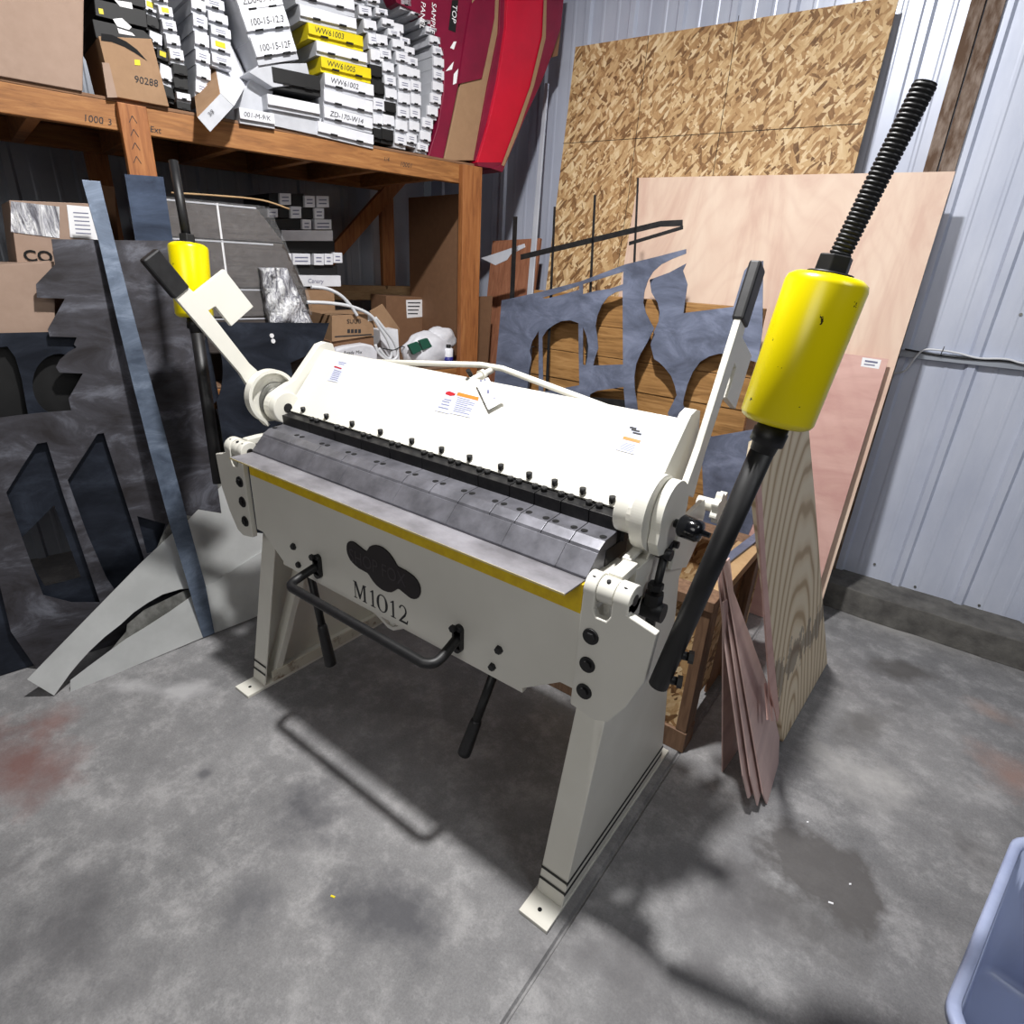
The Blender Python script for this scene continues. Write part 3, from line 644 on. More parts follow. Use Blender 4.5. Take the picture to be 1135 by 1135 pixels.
# purlin behind the cable: horizontal dark ledge with two cables
pa, pb = ony(1000,399,YW-.01), ony(1135,402,YW-.01)
e = MB(); e.box(pa.x-.55, 3.1, YW-.034, YW-.002, pb.z-.030, pb.z+.004); e.build('trim_2', M['wallx'], kind='structure', bevel=.002)
zc = pb.z+.018
e = MB(); q = [ony(990,414,YW-.03), ony(1003,411,YW-.05), ony(1014,397,YW-.05), ony(1024,388,YW-.045), ony(1040,388,YW-.045), ony(1060,391,YW-.045), ony(1085,397,YW-.045), ony(1115,398,YW-.045), ony(1135,403,YW-.045), ony(1180,409,YW-.045)]
e.tube(smooth_path(q), .0045, 8); tag(e.build('electric_cable', M['wire']), 'white electric cable running along the ledge of the ribbed wall', 'cable')
e = MB(); q = [ony(1003,387,YW-.04), ony(1030,392,YW-.04), ony(1060,396,YW-.04), ony(1090,399,YW-.038), ony(1120,401,YW-.038), ony(1180,412,YW-.04)]
e.tube(smooth_path(q), .004, 8); cb = e.build('electric_cable', M['black']); tag(cb, 'black electric cable under the white one on the wall ledge', 'cable')
e = MB(); c = ony(1044,389,YW-.05); e.tube([c+V((.0,0,-.02)), c+V((.004,0,.02))], .002, 6); e.build('cable_tie', M['black'], cb)

# ================================================================ sheets and boards
def plane(A, B, T):
    """normal and point of the plane through A, B, T"""
    A, B, T = V(A), V(B), V(T); return ((B-A).cross(T-A)).normalized(), A
def trace(name, pts, pl, th, mat, holes=(), label=None, cat=None, group=None, parent=None, bevel=0, **kw):
    n, p0 = pl; P = [q if isinstance(q, V) else on(q[0], q[1], n, p0) for q in pts]
    H = [[on(x, y, n, p0) for x, y in h] for h in holes]
    if n.dot(CAM-p0) > 0: n = -n
    e = MB(); e.prism(P, n*th, H); return e.build(name, M[mat] if isinstance(mat, str) else mat, parent, bevel=bevel, label=label, cat=cat, group=group, **kw)
def rect_down(name, TL, TR, pl, th, mat, **kw):
    """a rectangular sheet: top corners by pixel, sides straight down its plane to the floor"""
    n, p0 = pl; a, b = on(*TL, n, p0), on(*TR, n, p0); dn = V((0,0,-1)); dn = (dn-n*dn.dot(n)); dn.normalize()
    P = [a, b, b+dn*((b.z-.002)/-dn.z), a+dn*((a.z-.002)/-dn.z)]
    if n.dot(CAM-p0) > 0: n = -n
    e = MB(); e.prism(P, n*th); return e.build(name, M[mat], None, **kw), P, n
# OSB on the back wall
plo = plane((0,1.74,0), (1,1.74,0), (0,2.02,2.6))
o, P, n_ = rect_down('osb_sheet', (638,52), (997,-5), plo, .011, 'osb', label='large golden chipboard sheet with cut lines leaning on the ribbed wall', cat='board')
e = MB()
def gline(a, b, w=.003):
    a, b = on(*a, plo[0], plo[1])-n_*.0004, on(*b, plo[0], plo[1])-n_*.0004; d = (b-a).normalized().cross(n_)*w/2
    e.add([a-d, a+d, b+d, b-d], [(0,1,2,3)])
for a, b in (((624,159),(955,137)), ((719,40),(697,215)), ((697,215),(684,300)), ((819,17),(790,195))): gline(a, b)
e.build('cut_line', M['slot'], o)
# pale plywood
pl2 = plane((0,1.63,0), (1,1.63,0), (0,1.90,2.0))
rect_down('plywood_sheet', (708,197), (1059,190), pl2, .009, 'ply', label='pale birch plywood sheet leaning in front of the chipboard', cat='board')
pl3 = plane((0,1.56,0), (1,1.56,0), (0,1.76,1.3))
o, P, n_ = rect_down('plywood_sheet', (872,384), (985,398), pl3, .006, 'pinkply', label='pink plywood sheet with a small white sticker, leaning on the pale plywood', cat='board')
def pxq(pl, pts, off=-.0006):
    nn = pl[0] if pl[0].dot(CAM-pl[1]) < 0 else -pl[0]
    return [on(x, y, *pl)+nn*off for x, y in pts]
e = MB(); e.add(pxq(pl3, [(956,396),(977,399),(974,409),(954,406)]), [(0,1,2,3)]); e.build('sticker', M['paper'], o)
e = MB()
for a in ([(959,399),(973,401),(972.5,403),(958.5,401)], [(958,403),(970,404.5),(969.5,405.8),(957.5,404.3)]): e.add(pxq(pl3, a, -.0012), [(0,1,2,3)])
e.build('sticker_print', M['greyink'], o)
# oak planks standing on edge in a stack, held against the plywood
zt = ony(700,330,1.47).z; k = 10; hgt = zt/k
for i in range(k):
    x0 = ony(588,400,1.47).x+random.uniform(-.02,.02); x1 = ony(846,350,1.47).x+random.uniform(-.015,.015)
    e = MB(); e.box(x0, x1, 1.478+random.uniform(-.004,.004), 1.518, i*hgt+.0015, (i+1)*hgt-.0015)
    tag(e.build('oak_plank', M['plank'], bevel=.002), ('bottom' if i == 0 else 'top' if i == k-1 else ['','second','third','fourth','fifth','sixth','seventh','eighth','ninth'][i])+' weathered oak plank, counted from the floor, in the stack behind the cut steel sheets', 'plank', 'oak planks stacked on edge behind the steel sheets')
# cut steel remnants
T_ = .2/1.5
ps1 = plane((0,1.22,0), (1,1.22,0), (0,1.42,1.5)); ps2 = plane((0,1.25,0), (1,1.25,0), (0,1.45,1.5)); ps3 = plane((0,1.235,0), (1,1.235,0), (0,1.435,1.5))
def arcpx(cx, cy, rx, ry, a0, a1, n=10): return [(cx+rx*math.cos(R(a0+(a1-a0)*i/n)), cy-ry*math.sin(R(a0+(a1-a0)*i/n))) for i in range(n+1)]
low = lambda x, z, pl: (lambda p: V((p.x, p.y, p.z)))(V((x, pl[1].y+z*T_, z)))
s1 = [(556,333),(597,324),(643,312),(693,293),(730,284),(760.5,276),(760.5,281),(745,287),(733,293),(724,301),(718,311),(714,324),(713,336),(716,347),(721,357),(725,364),(717,380),(710,392),(705,404),(703,418),(703.5,432),(706,446),(707,456),(702,480)]
P = [on(x, y, *ps1) for x, y in s1]; xr_, xl_ = P[-1].x, on(554,420,*ps1).x
s1p = P+[V((xr_,1.22+.004*T_,.004)), V((xl_,1.22+.004*T_,.004))]
h0 = [(584,438),(586,412),(589,398),(587,389),(590,378),(597,367),(597,436)]
h1 = [(602,434),(601,374)]+[(606,366),(614,360),(622,356),(632,355),(641,358)]+[(642,427)]
h1b = [(646,362),(650,372),(652,384),(651,396),(649,405),(646,404)]
h3 = [(601,330),(621,324),(642,316.5),(642,321),(622,327),(605,331)]; h3b = [(646,315),(691,301),(690.5,315),(676,320),(662,322),(646,326)]
h4 = [(660,361),(662,350),(667,338),(674,329),(682,324),(690,322),(690.5,404),(657.5,405),(659,398),(663,386),(662,374)]
h5 = [(654,437),(662,433),(691,429),(693,452),(688,462),(652,452)]
e = MB(); e.prism(s1p, (0,.003,-.0004), [[on(x, y, *ps1) for x, y in h] for h in (h0,h1,h1b,h3,h3b,h4,h5)])
e.build('steel_remnant', M['bsteel'], label='blue-grey steel sheet with round and arched cut-outs, in front of the oak planks', cat='steel sheet')
s2 = [(720,310),(742,302),(760.5,292),(757,300),(762,315),(757.5,347),(813,340),(825,300),(833,291),(846,289),(845,367),(843,440),(835,470),(815,520)]
P = [on(x, y, *ps2) for x, y in s2]; a = on(740,470,*ps2)
tail = [(797,392),(786,395),(776,401),(768,412),(762,426),(758,441),(757,448),(760,456),(756,466),(750,480)]
tail2 = [(741,480),(743,466),(740,458),(745,448),(750,438),(748,428),(744,417),(737,408),(731,402),(725,398),(721,382),(725,367),(730,356),(731,346),(729,336),(722,324)]
mid = [(820,400),(809,392)]
s2p = P[:-3]+[on(x, y, *ps2) for x, y in [(840,402),(820,396)]+mid[1:]+tail]+[on(x, y, *ps2) for x, y in tail2]
e = MB(); e.prism(s2p, (0,.003,-.0004)); lowx = on(746,480,*ps2).x
q = on(750,480,*ps2); e.prism([on(741,479,*ps2), on(750,479,*ps2), V((q.x,1.2506,.004)), V((q.x-.04,1.2506,.004))], (0,.003,-.0004))
e.build('steel_remnant', M['bsteel2' if 0 else 'bsteel'], label='steel remnant with a wide arch and a thin hourglass leg, right of the round cut-outs', cat='steel sheet')
e = MB()
def strut(a, b, wa, wb, hor=False):
    if hor: q = [(a[0],a[1]-wa/2),(b[0],b[1]-wb/2),(b[0],b[1]+wb/2),(a[0],a[1]+wa/2)]
    else: q = [(a[0]-wa/2,a[1]),(a[0]+wa/2,a[1]),(b[0]+wb/2,b[1]),(b[0]-wb/2,b[1])]
    e.prism([on(x, y, *ps3) for x, y in q], (0,.003,-.0004))
strut((571,240),(563,440),4.5,5); strut((614.7,229),(605,450),2.2,3); strut((659.4,216),(648,450),2.4,3); strut((707,197),(696,450),2,3)
strut((577,285),(732,248),6,6.5,True); strut((732,248),(756.5,247),6.5,7,True); strut((697,270),(757,252),4,4,True); strut((555,437),(700,450),12,12,True)
q = on(600,440,*ps3); e.prism([(q.x-.02,1.2355,.004),(q.x+.02,1.2355,.004),(q.x+.02,1.235+.9*T_,.9),(q.x-.02,1.235+.9*T_,.9)], (0,.003,-.0004))
q = on(690,440,*ps3); e.prism([(q.x-.02,1.2355,.004),(q.x+.02,1.2355,.004),(q.x+.02,1.235+.9*T_,.9),(q.x-.02,1.235+.9*T_,.9)], (0,.003,-.0004))
e.build('steel_lattice', M['dark'], label='thin dark steel lattice remnant of crossing strips, sticking up above the cut steel sheets', cat='steel sheet')
pls = plane((0,1.10,0), (1,1.10,0), (0,1.19,1.0))
trace('steel_remnant', [(777,486),(836,476),(834,581), V((onx(834,581,.3).x*0+.60,1.1005,.004)), V((.30,1.1005,.004)),(780,560)], pls, .02, 'bsteel', label='banded blue-grey steel offcut resting behind the wooden crate', cat='steel sheet')
pr_ = plane((0,1.72,0), (1,1.72,0), (0,1.93,1.75))
rect_down('wood_board', (546,267), (599,264), pr_, .018, 'rboard', label='reddish wooden board standing behind the dark lattice near the corner', cat='board')
prc = plane((0,1.60,0), (1,1.60,0), (0,1.68,1.4))
rect_down('cardboard_sheet', (521,329), (545,328), prc, .01, 'card3', label='dark brown cardboard panel standing between shelf and reddish board', cat='cardboard')
plf = plane((0,1.66,0), (1,1.66,0), (0,2.02,2.45))
a, b = on(603.5,92,*plf), on(607.5,92,*plf); c, d = on(578,395,*plf), on(585,395,*plf)
dn1 = (c-a); c = a+dn1*((a.z-.004)/-dn1.z); dn2 = (d-b); d = b+dn2*((b.z-.004)/-dn2.z)
e = MB(); e.prism([a,b,d,c], (0,.012,0)); e.build('metal_trim_strip', M['flash'], bevel=.003, label='long white metal strip standing on end against the back wall', cat='metal strip')
pw = plane((0,1.50,0),(1,1.50,0),(0,1.62,1.6)); trace('metal_scrap', [(533,286),(555,279),(581,270),(582,274),(566,282),(562,288),(549,294)], pw, .004, 'flash', label='small white bent metal scrap caught on the dark lattice', cat='scrap')
# ---- crate right behind the machine
cr = thing('wooden_crate', 'low open wooden crate with chipboard front behind the machine leg', 'crate', (.50,.74,0))
X0, X1, Y0, Y1, Zc = .18, .775, .42, 1.04, .632
for x, y in ((X1-.04,Y0+.002),(X1-.04,Y1-.09),(X0,Y0+.002),(X0,Y1-.09)):
    e = MB(); e.box(x, x+.038, y, y+.088, .09, Zc-.04); e.build('post', M['rlumber'], cr, bevel=.002)
for y in (Y0, Y1-.09):
    e = MB(); e.box(X0-.01, X1+.002, y, y+.09, 0, .088); e.build('skid', M['rlumber'], cr, bevel=.003)
e = MB(); e.box(X0, X1-.042, Y0+.012, Y0+.024, .09, Zc-.04); e.build('front_panel', M['osb'], cr)
e = MB(); e.box(X1-.052, X1-.041, Y0+.09, Y0+.36, .09, Zc-.04); e.build('side_panel', M['osb'], cr)
e = MB(); e.box(X1-.052, X1-.040, Y0+.36, Y1-.09, .02, Zc-.04); e.build('side_panel', M['card3'], cr)
e = MB(); e.box(X0, X1, Y1-.02, Y1-.005, .09, Zc-.04); e.build('back_panel', M['osb'], cr)
for a in ((X0-.01,X1+.004,Y0-.005,Y0+.085),(X0-.01,X1+.004,Y1-.088,Y1)):
    e = MB(); e.box(a[0], a[1], a[2], a[3], Zc-.038, Zc); e.build('rail', M['rlumber'], cr, bevel=.002)
for x in (X0, X1-.088):
    e = MB(); e.box(x, x+.088, Y0+.087, Y1-.09, Zc-.038, Zc); e.build('rail', M['lumber'], cr, bevel=.002)
e = MB(); e.box(X0+.1, X1-.09, Y0+.1, Y1-.1, .09, .10); e.build('floor_panel', M['card3'], cr)
a, b = onz(790,632,Zc+.012), onz(842,592,Zc+.012); dd = (b-a).normalized(); w = V((dd.y,-dd.x,0))
e = MB(); e.obox(V((a.x,a.y,Zc+.001))-w*.02, dd*(b-a).length, w*.034, (0,0,.010)); e.build('metal_bar', M['bsteel'], bevel=.002, label='flat grey metal bar lying on the crate top rail', cat='metal bar')
# ---- bold-grain plywood board leaning on the crate, and the thin plywood fan
A = onz(868,823,0); B = onz(917,736,0); pn = plane(A, B, (A.x-.17, A.y+.3, 1.2)); 
o = trace('plywood_board', [(835,508),(838,490),(862,474),(896,470),(904,560),(912,667),(917,735),(868,822)], pn, .018, 'pine', label='plywood offcut with bold wavy grain standing right of the thin plywood strips', cat='board')
A = onz(850,893,0); B = onz(863,846,0)
def thin(pts, sh, lab):
    pf = plane(A+V((-sh,0,0)), B+V((-sh,0,0)), V((.835-sh, A.y+.12, .70)))
    return trace('plywood_strip', pts, pf, .0045, 'thinply', label=lab, cat='board', group='thin plywood strips leaning on the crate')
thin([(803,626),(809,618),(813,655),(832,706),(850,756),(864,817),(863,846),(851,893),(846,880),(822,740)], 0, 'foremost thin mauve plywood strip with the widest visible face, leaning on the crate')
thin([(800,628),(804,622),(820,700),(843,800),(848,860),(840,893),(832,860),(812,720)], .014, 'second thin mauve plywood strip, just left of the foremost one')
thin([(796,632),(800,626),(815,720),(836,830),(838,875),(830,885),(824,860),(805,720)], .030, 'third thin mauve plywood strip, left edge of the tight fan')
A2 = onz(801,856,0); pf = plane(A2, A2+V((.02,.3,0)), V((A2.x-.055, A2.y+.1, .60)))
trace('plywood_strip', [(802,668),(806,664),(818,760),(819,830),(809,850),(801,856)], pf, .0045, 'thinply', label='short thin plywood strip standing apart, left of the fan', cat='board', group='thin plywood strips leaning on the crate')
pf = plane(B+V((.0,.06,0)), B+V((.01,.30,0)), V((B.x-.12, B.y+.12, .9)))
trace('plywood_strip', [(838,534),(843,522),(850,640),(857,720),(864,790),(862,800),(853,760)], pf, .0045, 'pinkply', label='thin reddish plywood strip pressed against the left edge of the bold-grain board', cat='board')
for i, (a, b, lab) in enumerate((((849,757),(852,798),'left'), ((853,757),(857,799),'right'))):
    pf = plane(V((A.x-.02,A.y+.01,.2)), V((B.x-.02,B.y,.2)), V((.84, A.y+.12, .70)))
    trace('wood_sliver', [(a[0]-1.2,a[1]),(a[0]+1.2,a[1]),(b[0]+1.2,b[1]),(b[0]-1.2,b[1])], pf, .003, 'pinkply', label=lab+' one of two small pink wood slivers stuck behind the thin plywood fan', cat='wood sliver')
# ---- tote, lower right
tb = thing('storage_tote', 'blue-grey translucent plastic storage tote at the right edge on the floor', 'tote', (1.80,.03,0))
def rr(cx0, cx1, cy0, cy1, r, n=7):
    o = []
    for (x, y, a0) in ((cx1-r,cy1-r,0),(cx0+r,cy1-r,90),(cx0+r,cy0+r,180),(cx1-r,cy0+r,270)):
        for i in range(n+1): t = R(a0+90*i/n); o.append((x+r*math.cos(t), y+r*math.sin(t)))
    return o
TA = math.atan2(onz(1095,985,.4).x-onz(1070,1045,.4).x, onz(1095,985,.4).y-onz(1070,1045,.4).y)
tc = onz(1058,1105,.4); fx, fy = tc.x, tc.y
def tf(u, v, z): return V((fx+u*math.cos(TA)+v*math.sin(TA), fy-u*math.sin(TA)+v*math.cos(TA), z))
TW, TL_, TH = .42, .62, .40
def shell(inset, z): return [tf(u, v, z) for u, v in rr(inset, TW-inset, -.065+inset, TL_-.065-inset, .07-min(inset,.05)*.6)]
rings = [shell(.052,.0), shell(.045,.02), shell(.010,TH-.012), shell(.0136,TH-.012), shell(.048,.023), shell(.056,.006)]
e = MB(); n = len(rings[0])
vs = [p for r in rings for p in r]; fs = []
for k in range(5):
    for i in range(n): j = (i+1) % n; fs.append((k*n+i, k*n+j, k*n+n+j, k*n+n+i))
fs += [tuple(range(n))[::-1], tuple(range(5*n, 6*n))]
e.add(vs, fs, True); e.build('tub', M['tub'], tb)
e = MB(); a, b, c, d = shell(-.008,TH-.022), shell(-.009,TH-.004), shell(-.005,TH), shell(.010,TH); f = shell(.014,TH-.016)
vs = [p for r in (a,b,c,d,f) for p in r]; fs = []
for k in range(5):
    for i in range(n): j = (i+1) % n; kk = (k+1) % 5; fs.append((k*n+i, k*n+j, kk*n+j, kk*n+i))
e.add(vs, fs, True); e.build('rim', M['tubrim'], tb)
e = MB(); q = tf(.19,.12,.012); e.obox(tf(.15,.0,.012), tf(.30,.0,.012)-tf(.15,.0,.012), tf(.15,.3,.012)-tf(.15,.0,.012), (0,0,.20)); e.build('cardboard_carton', M['whiteb'], bevel=.002, label='pale grey carton standing inside the plastic tote', cat='box')
# small bits on the floor
for i, (x, y, m_, lab) in enumerate(((366,994,'ylabel','tiny yellow chip on the floor in front of the machine'),(918,1001,'paper','tiny white chip lying on the dark floor stain'),(941,981,'paper','tiny white crumb right of the white chip on the stain'),(894,912,'paper','tiny white crumb on the floor below the plywood board'))):
    p = onz(x, y, 0); e = MB(); e.obox(p, (.012 if i < 2 else .005,.004,0), (-.001,.005,0), (0,0,.002)); e.build('floor_chip', M[m_], label=lab, cat='debris')
# ================================================================ shelf on the left
def sbx(e, s0, s1, d0, d1, z0, z1): return e.obox(S(s0,d0,z0), SD*(s1-s0), SN*(d1-d0), (0,0,z1-z0))
ZT = 2.047; ZD = 1.03; ZL = .20
shelf = thing('storage_shelf', 'big timber storage shelf along the left wall, loaded with boxes', 'shelf', S(.2,.4,0))
def sp_(name, mat, *b, bevel=.003):
    e = MB(); sbx(e, *b); return e.build(name, M[mat], shelf, bevel=bevel)
for s0, s1 in ((-.160,-.070),(1.337,1.460),(-1.70,-1.61)): sp_('post', 'post', s0, s1, -.040, -.001, 0, ZT-.005)
for s0, s1 in ((-.160,-.070),(1.337,1.425),(-1.70,-1.61)): sp_('post', 'post', s0, s1, .800, .838, 0, ZT-.005)
sp_('beam', 'beam', -1.75, 1.455, 0, .038, ZT-.088, ZT)
sp_('beam', 'beam', -1.75, 1.44, .761, .799, ZT-.088, ZT)
for s in [-1.7+.32*i for i in range(10)]: sp_('crosspiece', 'card3' if 0 else 'beam', s, s+.04, .039, .760, ZT-.088, ZT-.001)
sp_('shelf_board', 'card3', -1.75, 1.455, 0.0, .84, ZT+.0005, ZT+.011, bevel=.001)
sp_('beam', 'beam', -.16, 1.455, 0, .038, ZD-.10, ZD-.012); sp_('beam', 'beam', -.16, 1.44, .761, .799, ZD-.10, ZD-.012); sp_('beam', 'beam', -1.75, -.16, 0, .038, .66, .748); sp_('shelf_board', 'card3', -1.75, -.161, 0, .84, .7485, .76)
sp_('shelf_board', 'rlumber', -.16, 1.455, .0, .84, ZD-.0115, ZD)
sp_('rail', 'lumber', .55, 1.52, .755, .799, 1.335, 1.420)
b = ons(437,203,.79); a = ons(365,285,.79)
e = MB(); d = (b-a).normalized(); w = SN.cross(d)*.04; e.obox(a-d*.5-w, d*((b-a).length+.6), w*2, SN*-.036); e.build('brace', M['post'], shelf, bevel=.002)
# pencilled marks on the beam
def mark(s, px, py, size, d=-.0008, dirn=None, parent=None, mat='ink', shear=.2, name='pencil_mark', xs=1):
    p = ons(px, py, d); return text(s, size, name, M[mat], parent or shelf, p, SD, (0,0,1), .0002, shear, xs)
mark('1000', 92, 134, .030); mark('1 3', 111, 137, .028); mark('Ext', 166, 146, .028); mark('10001', 443, 184, .028); mark('1/4', 425, 178, .024)
e = MB()
for i in range(4):
    c = ons(146+i*1.6, 128+i*15, -.0412)
    for sg in (-1, 1): e.obox(c, SD*.012*sg+V((0,0,-.022)), SD*.0022, SN*.0005)
e.build('pencil_mark', M['ink'], shelf)

# ---- things on the top shelf
def fbox(name, pts, d, dep, mat, label, cat='box', group=None, z0=None, parts=None, bevel=.002):
    """carton whose front outline is given by pixels on the plane d, reaching dep into the shelf"""
    P = [ons(x, y, d) for x, y in pts]
    if z0 is not None:
        zs = sorted(P, key=lambda p: p.z)[:2]
        for p in zs: p.z = z0
    e = MB(); e.prism(P, SN*dep); return e.build(name, M[mat] if isinstance(mat, str) else mat, None, bevel=bevel, label=label, cat=cat, group=group)
def quad(name, pts, d, mat, parent, off=.0012):
    e = MB(); P = [ons(x, y, d-off) for x, y in pts]; e.prism(P, SN*.0004); return e.build(name, M[mat], parent)
ZS = ZT+.0115
bg = thing('cardboard_box', 'big plain brown cardboard box at the far left of the top shelf', 'box', S(-.6,.2,ZS))
a = ons(92.5,105,-.01); e = MB(); e.prism([S(-1.05,-.01,ZS), S(sz(a)[0],-.01,ZS), ons(93,0,-.01)+V((0,0,.0)), ons(94,-60,-.01), S(-1.05,-.01,ons(94,-60,-.01).z)], SN*.55)
e.build('carton', M['card'], bg, bevel=.004)
e = MB(); e.obox(ons(94,-60,-.01), SD*.004, SN*.55, (0,0,.05)); e.build('flap', M['card2'], bg)
bx = fbox('cardboard_box', [(109,40),(168,43),(188,121),(126,111)], -.02, .30, 'card2', 'brown mailing box with a black curved arrow print, over the shelf post', z0=ZS)
e = MB(); q = [(112,37),(124,38.5),(140,46),(152,55),(163,67.5),(150,59),(138,52),(124,46.5),(112,45)]; e.add([ons(x, y, -.0212) for x, y in q], [tuple(range(len(q)))]); e.build('arrow_print', M['ink'] if 0 else M['slot'], bx)
quad('tape', [(113,69),(121,70),(130,108),(119,108)], -.02, 'card', bx); quad('sticker', [(149,66),(155,66.5),(155.5,72.5),(149.5,72)], -.02, 'ylabel', bx, .0016)
text('90288', .03, 'handwriting', M['ink'], bx, ons(149,91,-.0214), SD, (0,0,1), .0002, .15)
# black cartons behind the mailing box
for i, (q, lab) in enumerate((([(102,21),(160,34),(170,44),(166,62),(112,50),(106,40)], 'lower'), ([(104,-2),(162,12),(164,31),(106,17)], 'middle'), ([(102,-26),(160,-12),(162,9),(105,-5)], 'upper'))):
    b = fbox('black_block', q, .02+.002*i, .30, 'blackcard', lab+' glossy black carton with white labels above the mailing box', group='black cartons on the top shelf')
    if i == 0: quad('label', [(125,16+5),(135,20),(146,30),(143,33),(130,29)], .02, 'paper', b); quad('label', [(130,31),(146,36),(150,40),(132,37)], .02, 'paper', b)
    if i == 1: quad('label', [(127,0),(146,3),(147,10),(133,7)], .022, 'paper', b); quad('sticker', [(109,9),(114,10),(115,16),(110,15)], .022, 'ylabel', b)
# long slim cartons stacked endways: column = list of lower-left pixels from the bottom up
ORD = ['bottom','second','third','fourth','fifth','sixth','seventh','eighth','ninth','tenth','eleventh','twelfth','thirteenth','fourteenth','fifteenth']
def slim(ll, lr, up, d, dep, where, mat='white', k=0, txt=None, group='long slim white cartons stacked on the top shelf', slots=1, yl=False, tsize=.02, lift=.012):
    a, b = ons(*ll, d), ons(*lr, d); w = b-a; h = up
    upv = SN.cross(w).normalized(); upv = upv if upv.z > 0 else -upv
    root = MB(); root.obox(a+SN*lift, w, SN*(dep-lift), upv*(h-.001))
    o = root.build('slim_box', M['whiteb' if mat in ('white',) else ('blackcard' if mat == 'black' else mat)], None, bevel=.0008, label=where, cat='box', group=group)
    e = MB(); e.obox(a+upv*h*.28, w*.985, SN*(lift+.001), upv*(h*.70)); fl_ = e.build('end_flap', M['white' if mat == 'white' else ('blackcard' if mat == 'black' else mat)], o, bevel=.0008)
    L = w.length; wd = w.normalized()
    for c in (() if not slots else (.5,) if slots == 1 else (.27,.73)):
        e = MB(); e.obox(a+w*c-wd*min(.016, L*.17)+upv*h*.245+SN*-.0012, wd*min(.032, L*.34), SN*.008, upv*.006); e.build('thumb_slot', M['slot'], o)
    if yl:
        e = MB(); e.obox(a+w*.2+upv*h*.5-SN*.0014, w*.5, SN*.0006, upv*h*.35); e.build('yellow_label', M['ylabel'], o)
    if txt: text(txt, tsize, 'handwriting', M['ink'], o, a+w*.10+upv*h*.45-SN*.0012, wd, upv, .0002, .2)
    elif L < .10 and mat == 'white' and k % 2 == 0:
        e = MB()
        for r in (.5, .66): e.obox(a+w*.22+upv*h*(r+.04)-SN*.0010, w*.5, SN*.0004, upv*h*.05)
        e.build('printed_label', M['greyink'], o)
    return o
def column(pts, wpx, slope, stack, d=.0, dep=.55, black=(), texts={}, slots=1, wlist=None, dstep=0.0, yls=()):
    P = [ons(x, y, d) for x, y in pts]
    for i, (x, y) in enumerate(pts):
        h = (P[i+1]-P[i]).length if i < len(pts)-1 else (P[i]-P[i-1]).length
        if i < len(pts)-1: h = max(.012, (P[i+1].z-P[i].z))
        w = wlist[i] if wlist else wpx
        slim((x, y), (x+w, y+w*slope), h, d-dstep*i, dep, ORD[i]+' carton from the bottom in the '+stack, 'black' if i in black else 'white', i, texts.get(i), slots=slots, yl=i in yls)
column([(463,168.5),(466,158),(468.5,144.5),(474,130.5),(477.5,117),(480,103),(481,90),(481,76),(480.5,62),(477,49),(473,37),(466,26),(456,16),(445,9)], 11.5, .26, 'rightmost curved white stack beside the red boxes', d=.0, dep=.60)
column([(451,161),(454,147.5),(455,133.5),(456,118.5),(456,103),(455,88),(452.5,74),(449,61),(444,49),(437,38)], 11, .24, 'second curved stack from the red boxes', d=.006, dep=.6)
column([(438,163),(439,147.5),(441,132.5),(442,117.5),(443,102),(442.5,86.5),(440,70.5),(436,55),(431,41),(424.5,29),(417.5,17),(409,5)], 13, .22, 'third curved stack from the red boxes', d=.003, dep=.6)
column([(424,158.5),(425,142),(427,126.5),(428,112),(427,97),(425,82),(422,67),(418,52)], 12.5, .20, 'fourth curved stack from the red boxes', d=.010, dep=.6, black=(0,2))
column([(414,156),(414,141),(414,126),(413,107),(410.5,88),(412,71),(409.5,53),(404.5,35),(399,19),(392,3)], 14, .20, 'narrow stack right of the yellow cartons', d=.016, dep=.6, black=(0,3,4))
cB = [(353,150,62),(360,135,54),(360,117,54.5),(361,98.5,54.5),(357,79,55.5),(352,60.5,56.5),(343,42,61),(334,22,63),(329,3,66)]
nm = {3:'WW61002',4:'WW61005',6:'WW61003',1:'ZD-170-W14'}
for i, (x, y, w) in enumerate(cB):
    nx = cB[i+1] if i < len(cB)-1 else None; a = ons(x, y, -.02); h = (ons(nx[0], nx[1], -.02).z-a.z) if nx else .075
    mt = 'ylabel' if i in (4,6) else 'white'
    slim((x, y), (x+w, y+w*.24), h, -.02, .6, {'ylabel':'yellow-ended wide carton marked '+nm.get(i,'')+' in the stack beside the grey open box','white':ORD[i]+' carton from the bottom, wide and white, in the stack with yellow ends'}[mt], mt, i, nm.get(i), 'wide slim cartons stacked on the top shelf', 2, tsize=.028)
# pile of three tilted cartons and the ones under them
slim((267,136),(306,142.5), .052, -.03, .5, 'small white carton flat on the shelf right of the tilted open box', 'white', 1, '001-M-9/K', 'wide slim cartons stacked on the top shelf', 0, tsize=.024)
b = fbox('grey_box', [(297,138),(300,121),(357,131),(352,150)], -.01, .5, 'whiteb', 'grey side of an open white carton lying under the black carton')
slim((298,120),(356,131), .050, -.035, .5, 'white carton end just above the grey open box', 'white', 1, None, 'wide slim cartons stacked on the top shelf', 0)
slim((304,97),(357,107), .070, -.035, .5, 'black carton end below the three handwritten cartons', 'black', 1, None, 'wide slim cartons stacked on the top shelf', 2)
for i, (l, r, t) in enumerate((((288,72),(332.5,65),'100-15-12F'), ((277.6,44),(325,37.5),'100-15-12.3'), ((270,21),(318,14),'ZD0-09-11/16'), ((262,-4),(311,-10),None))):
    a = ons(*l, -.05)
    slim(l, r, .088, -.05, .45, ['lowest','second','third','topmost'][i]+' of the tilted handwritten white cartons leaning over the open box', 'white', 1, t, 'tilted handwritten white cartons', 2, tsize=.029)
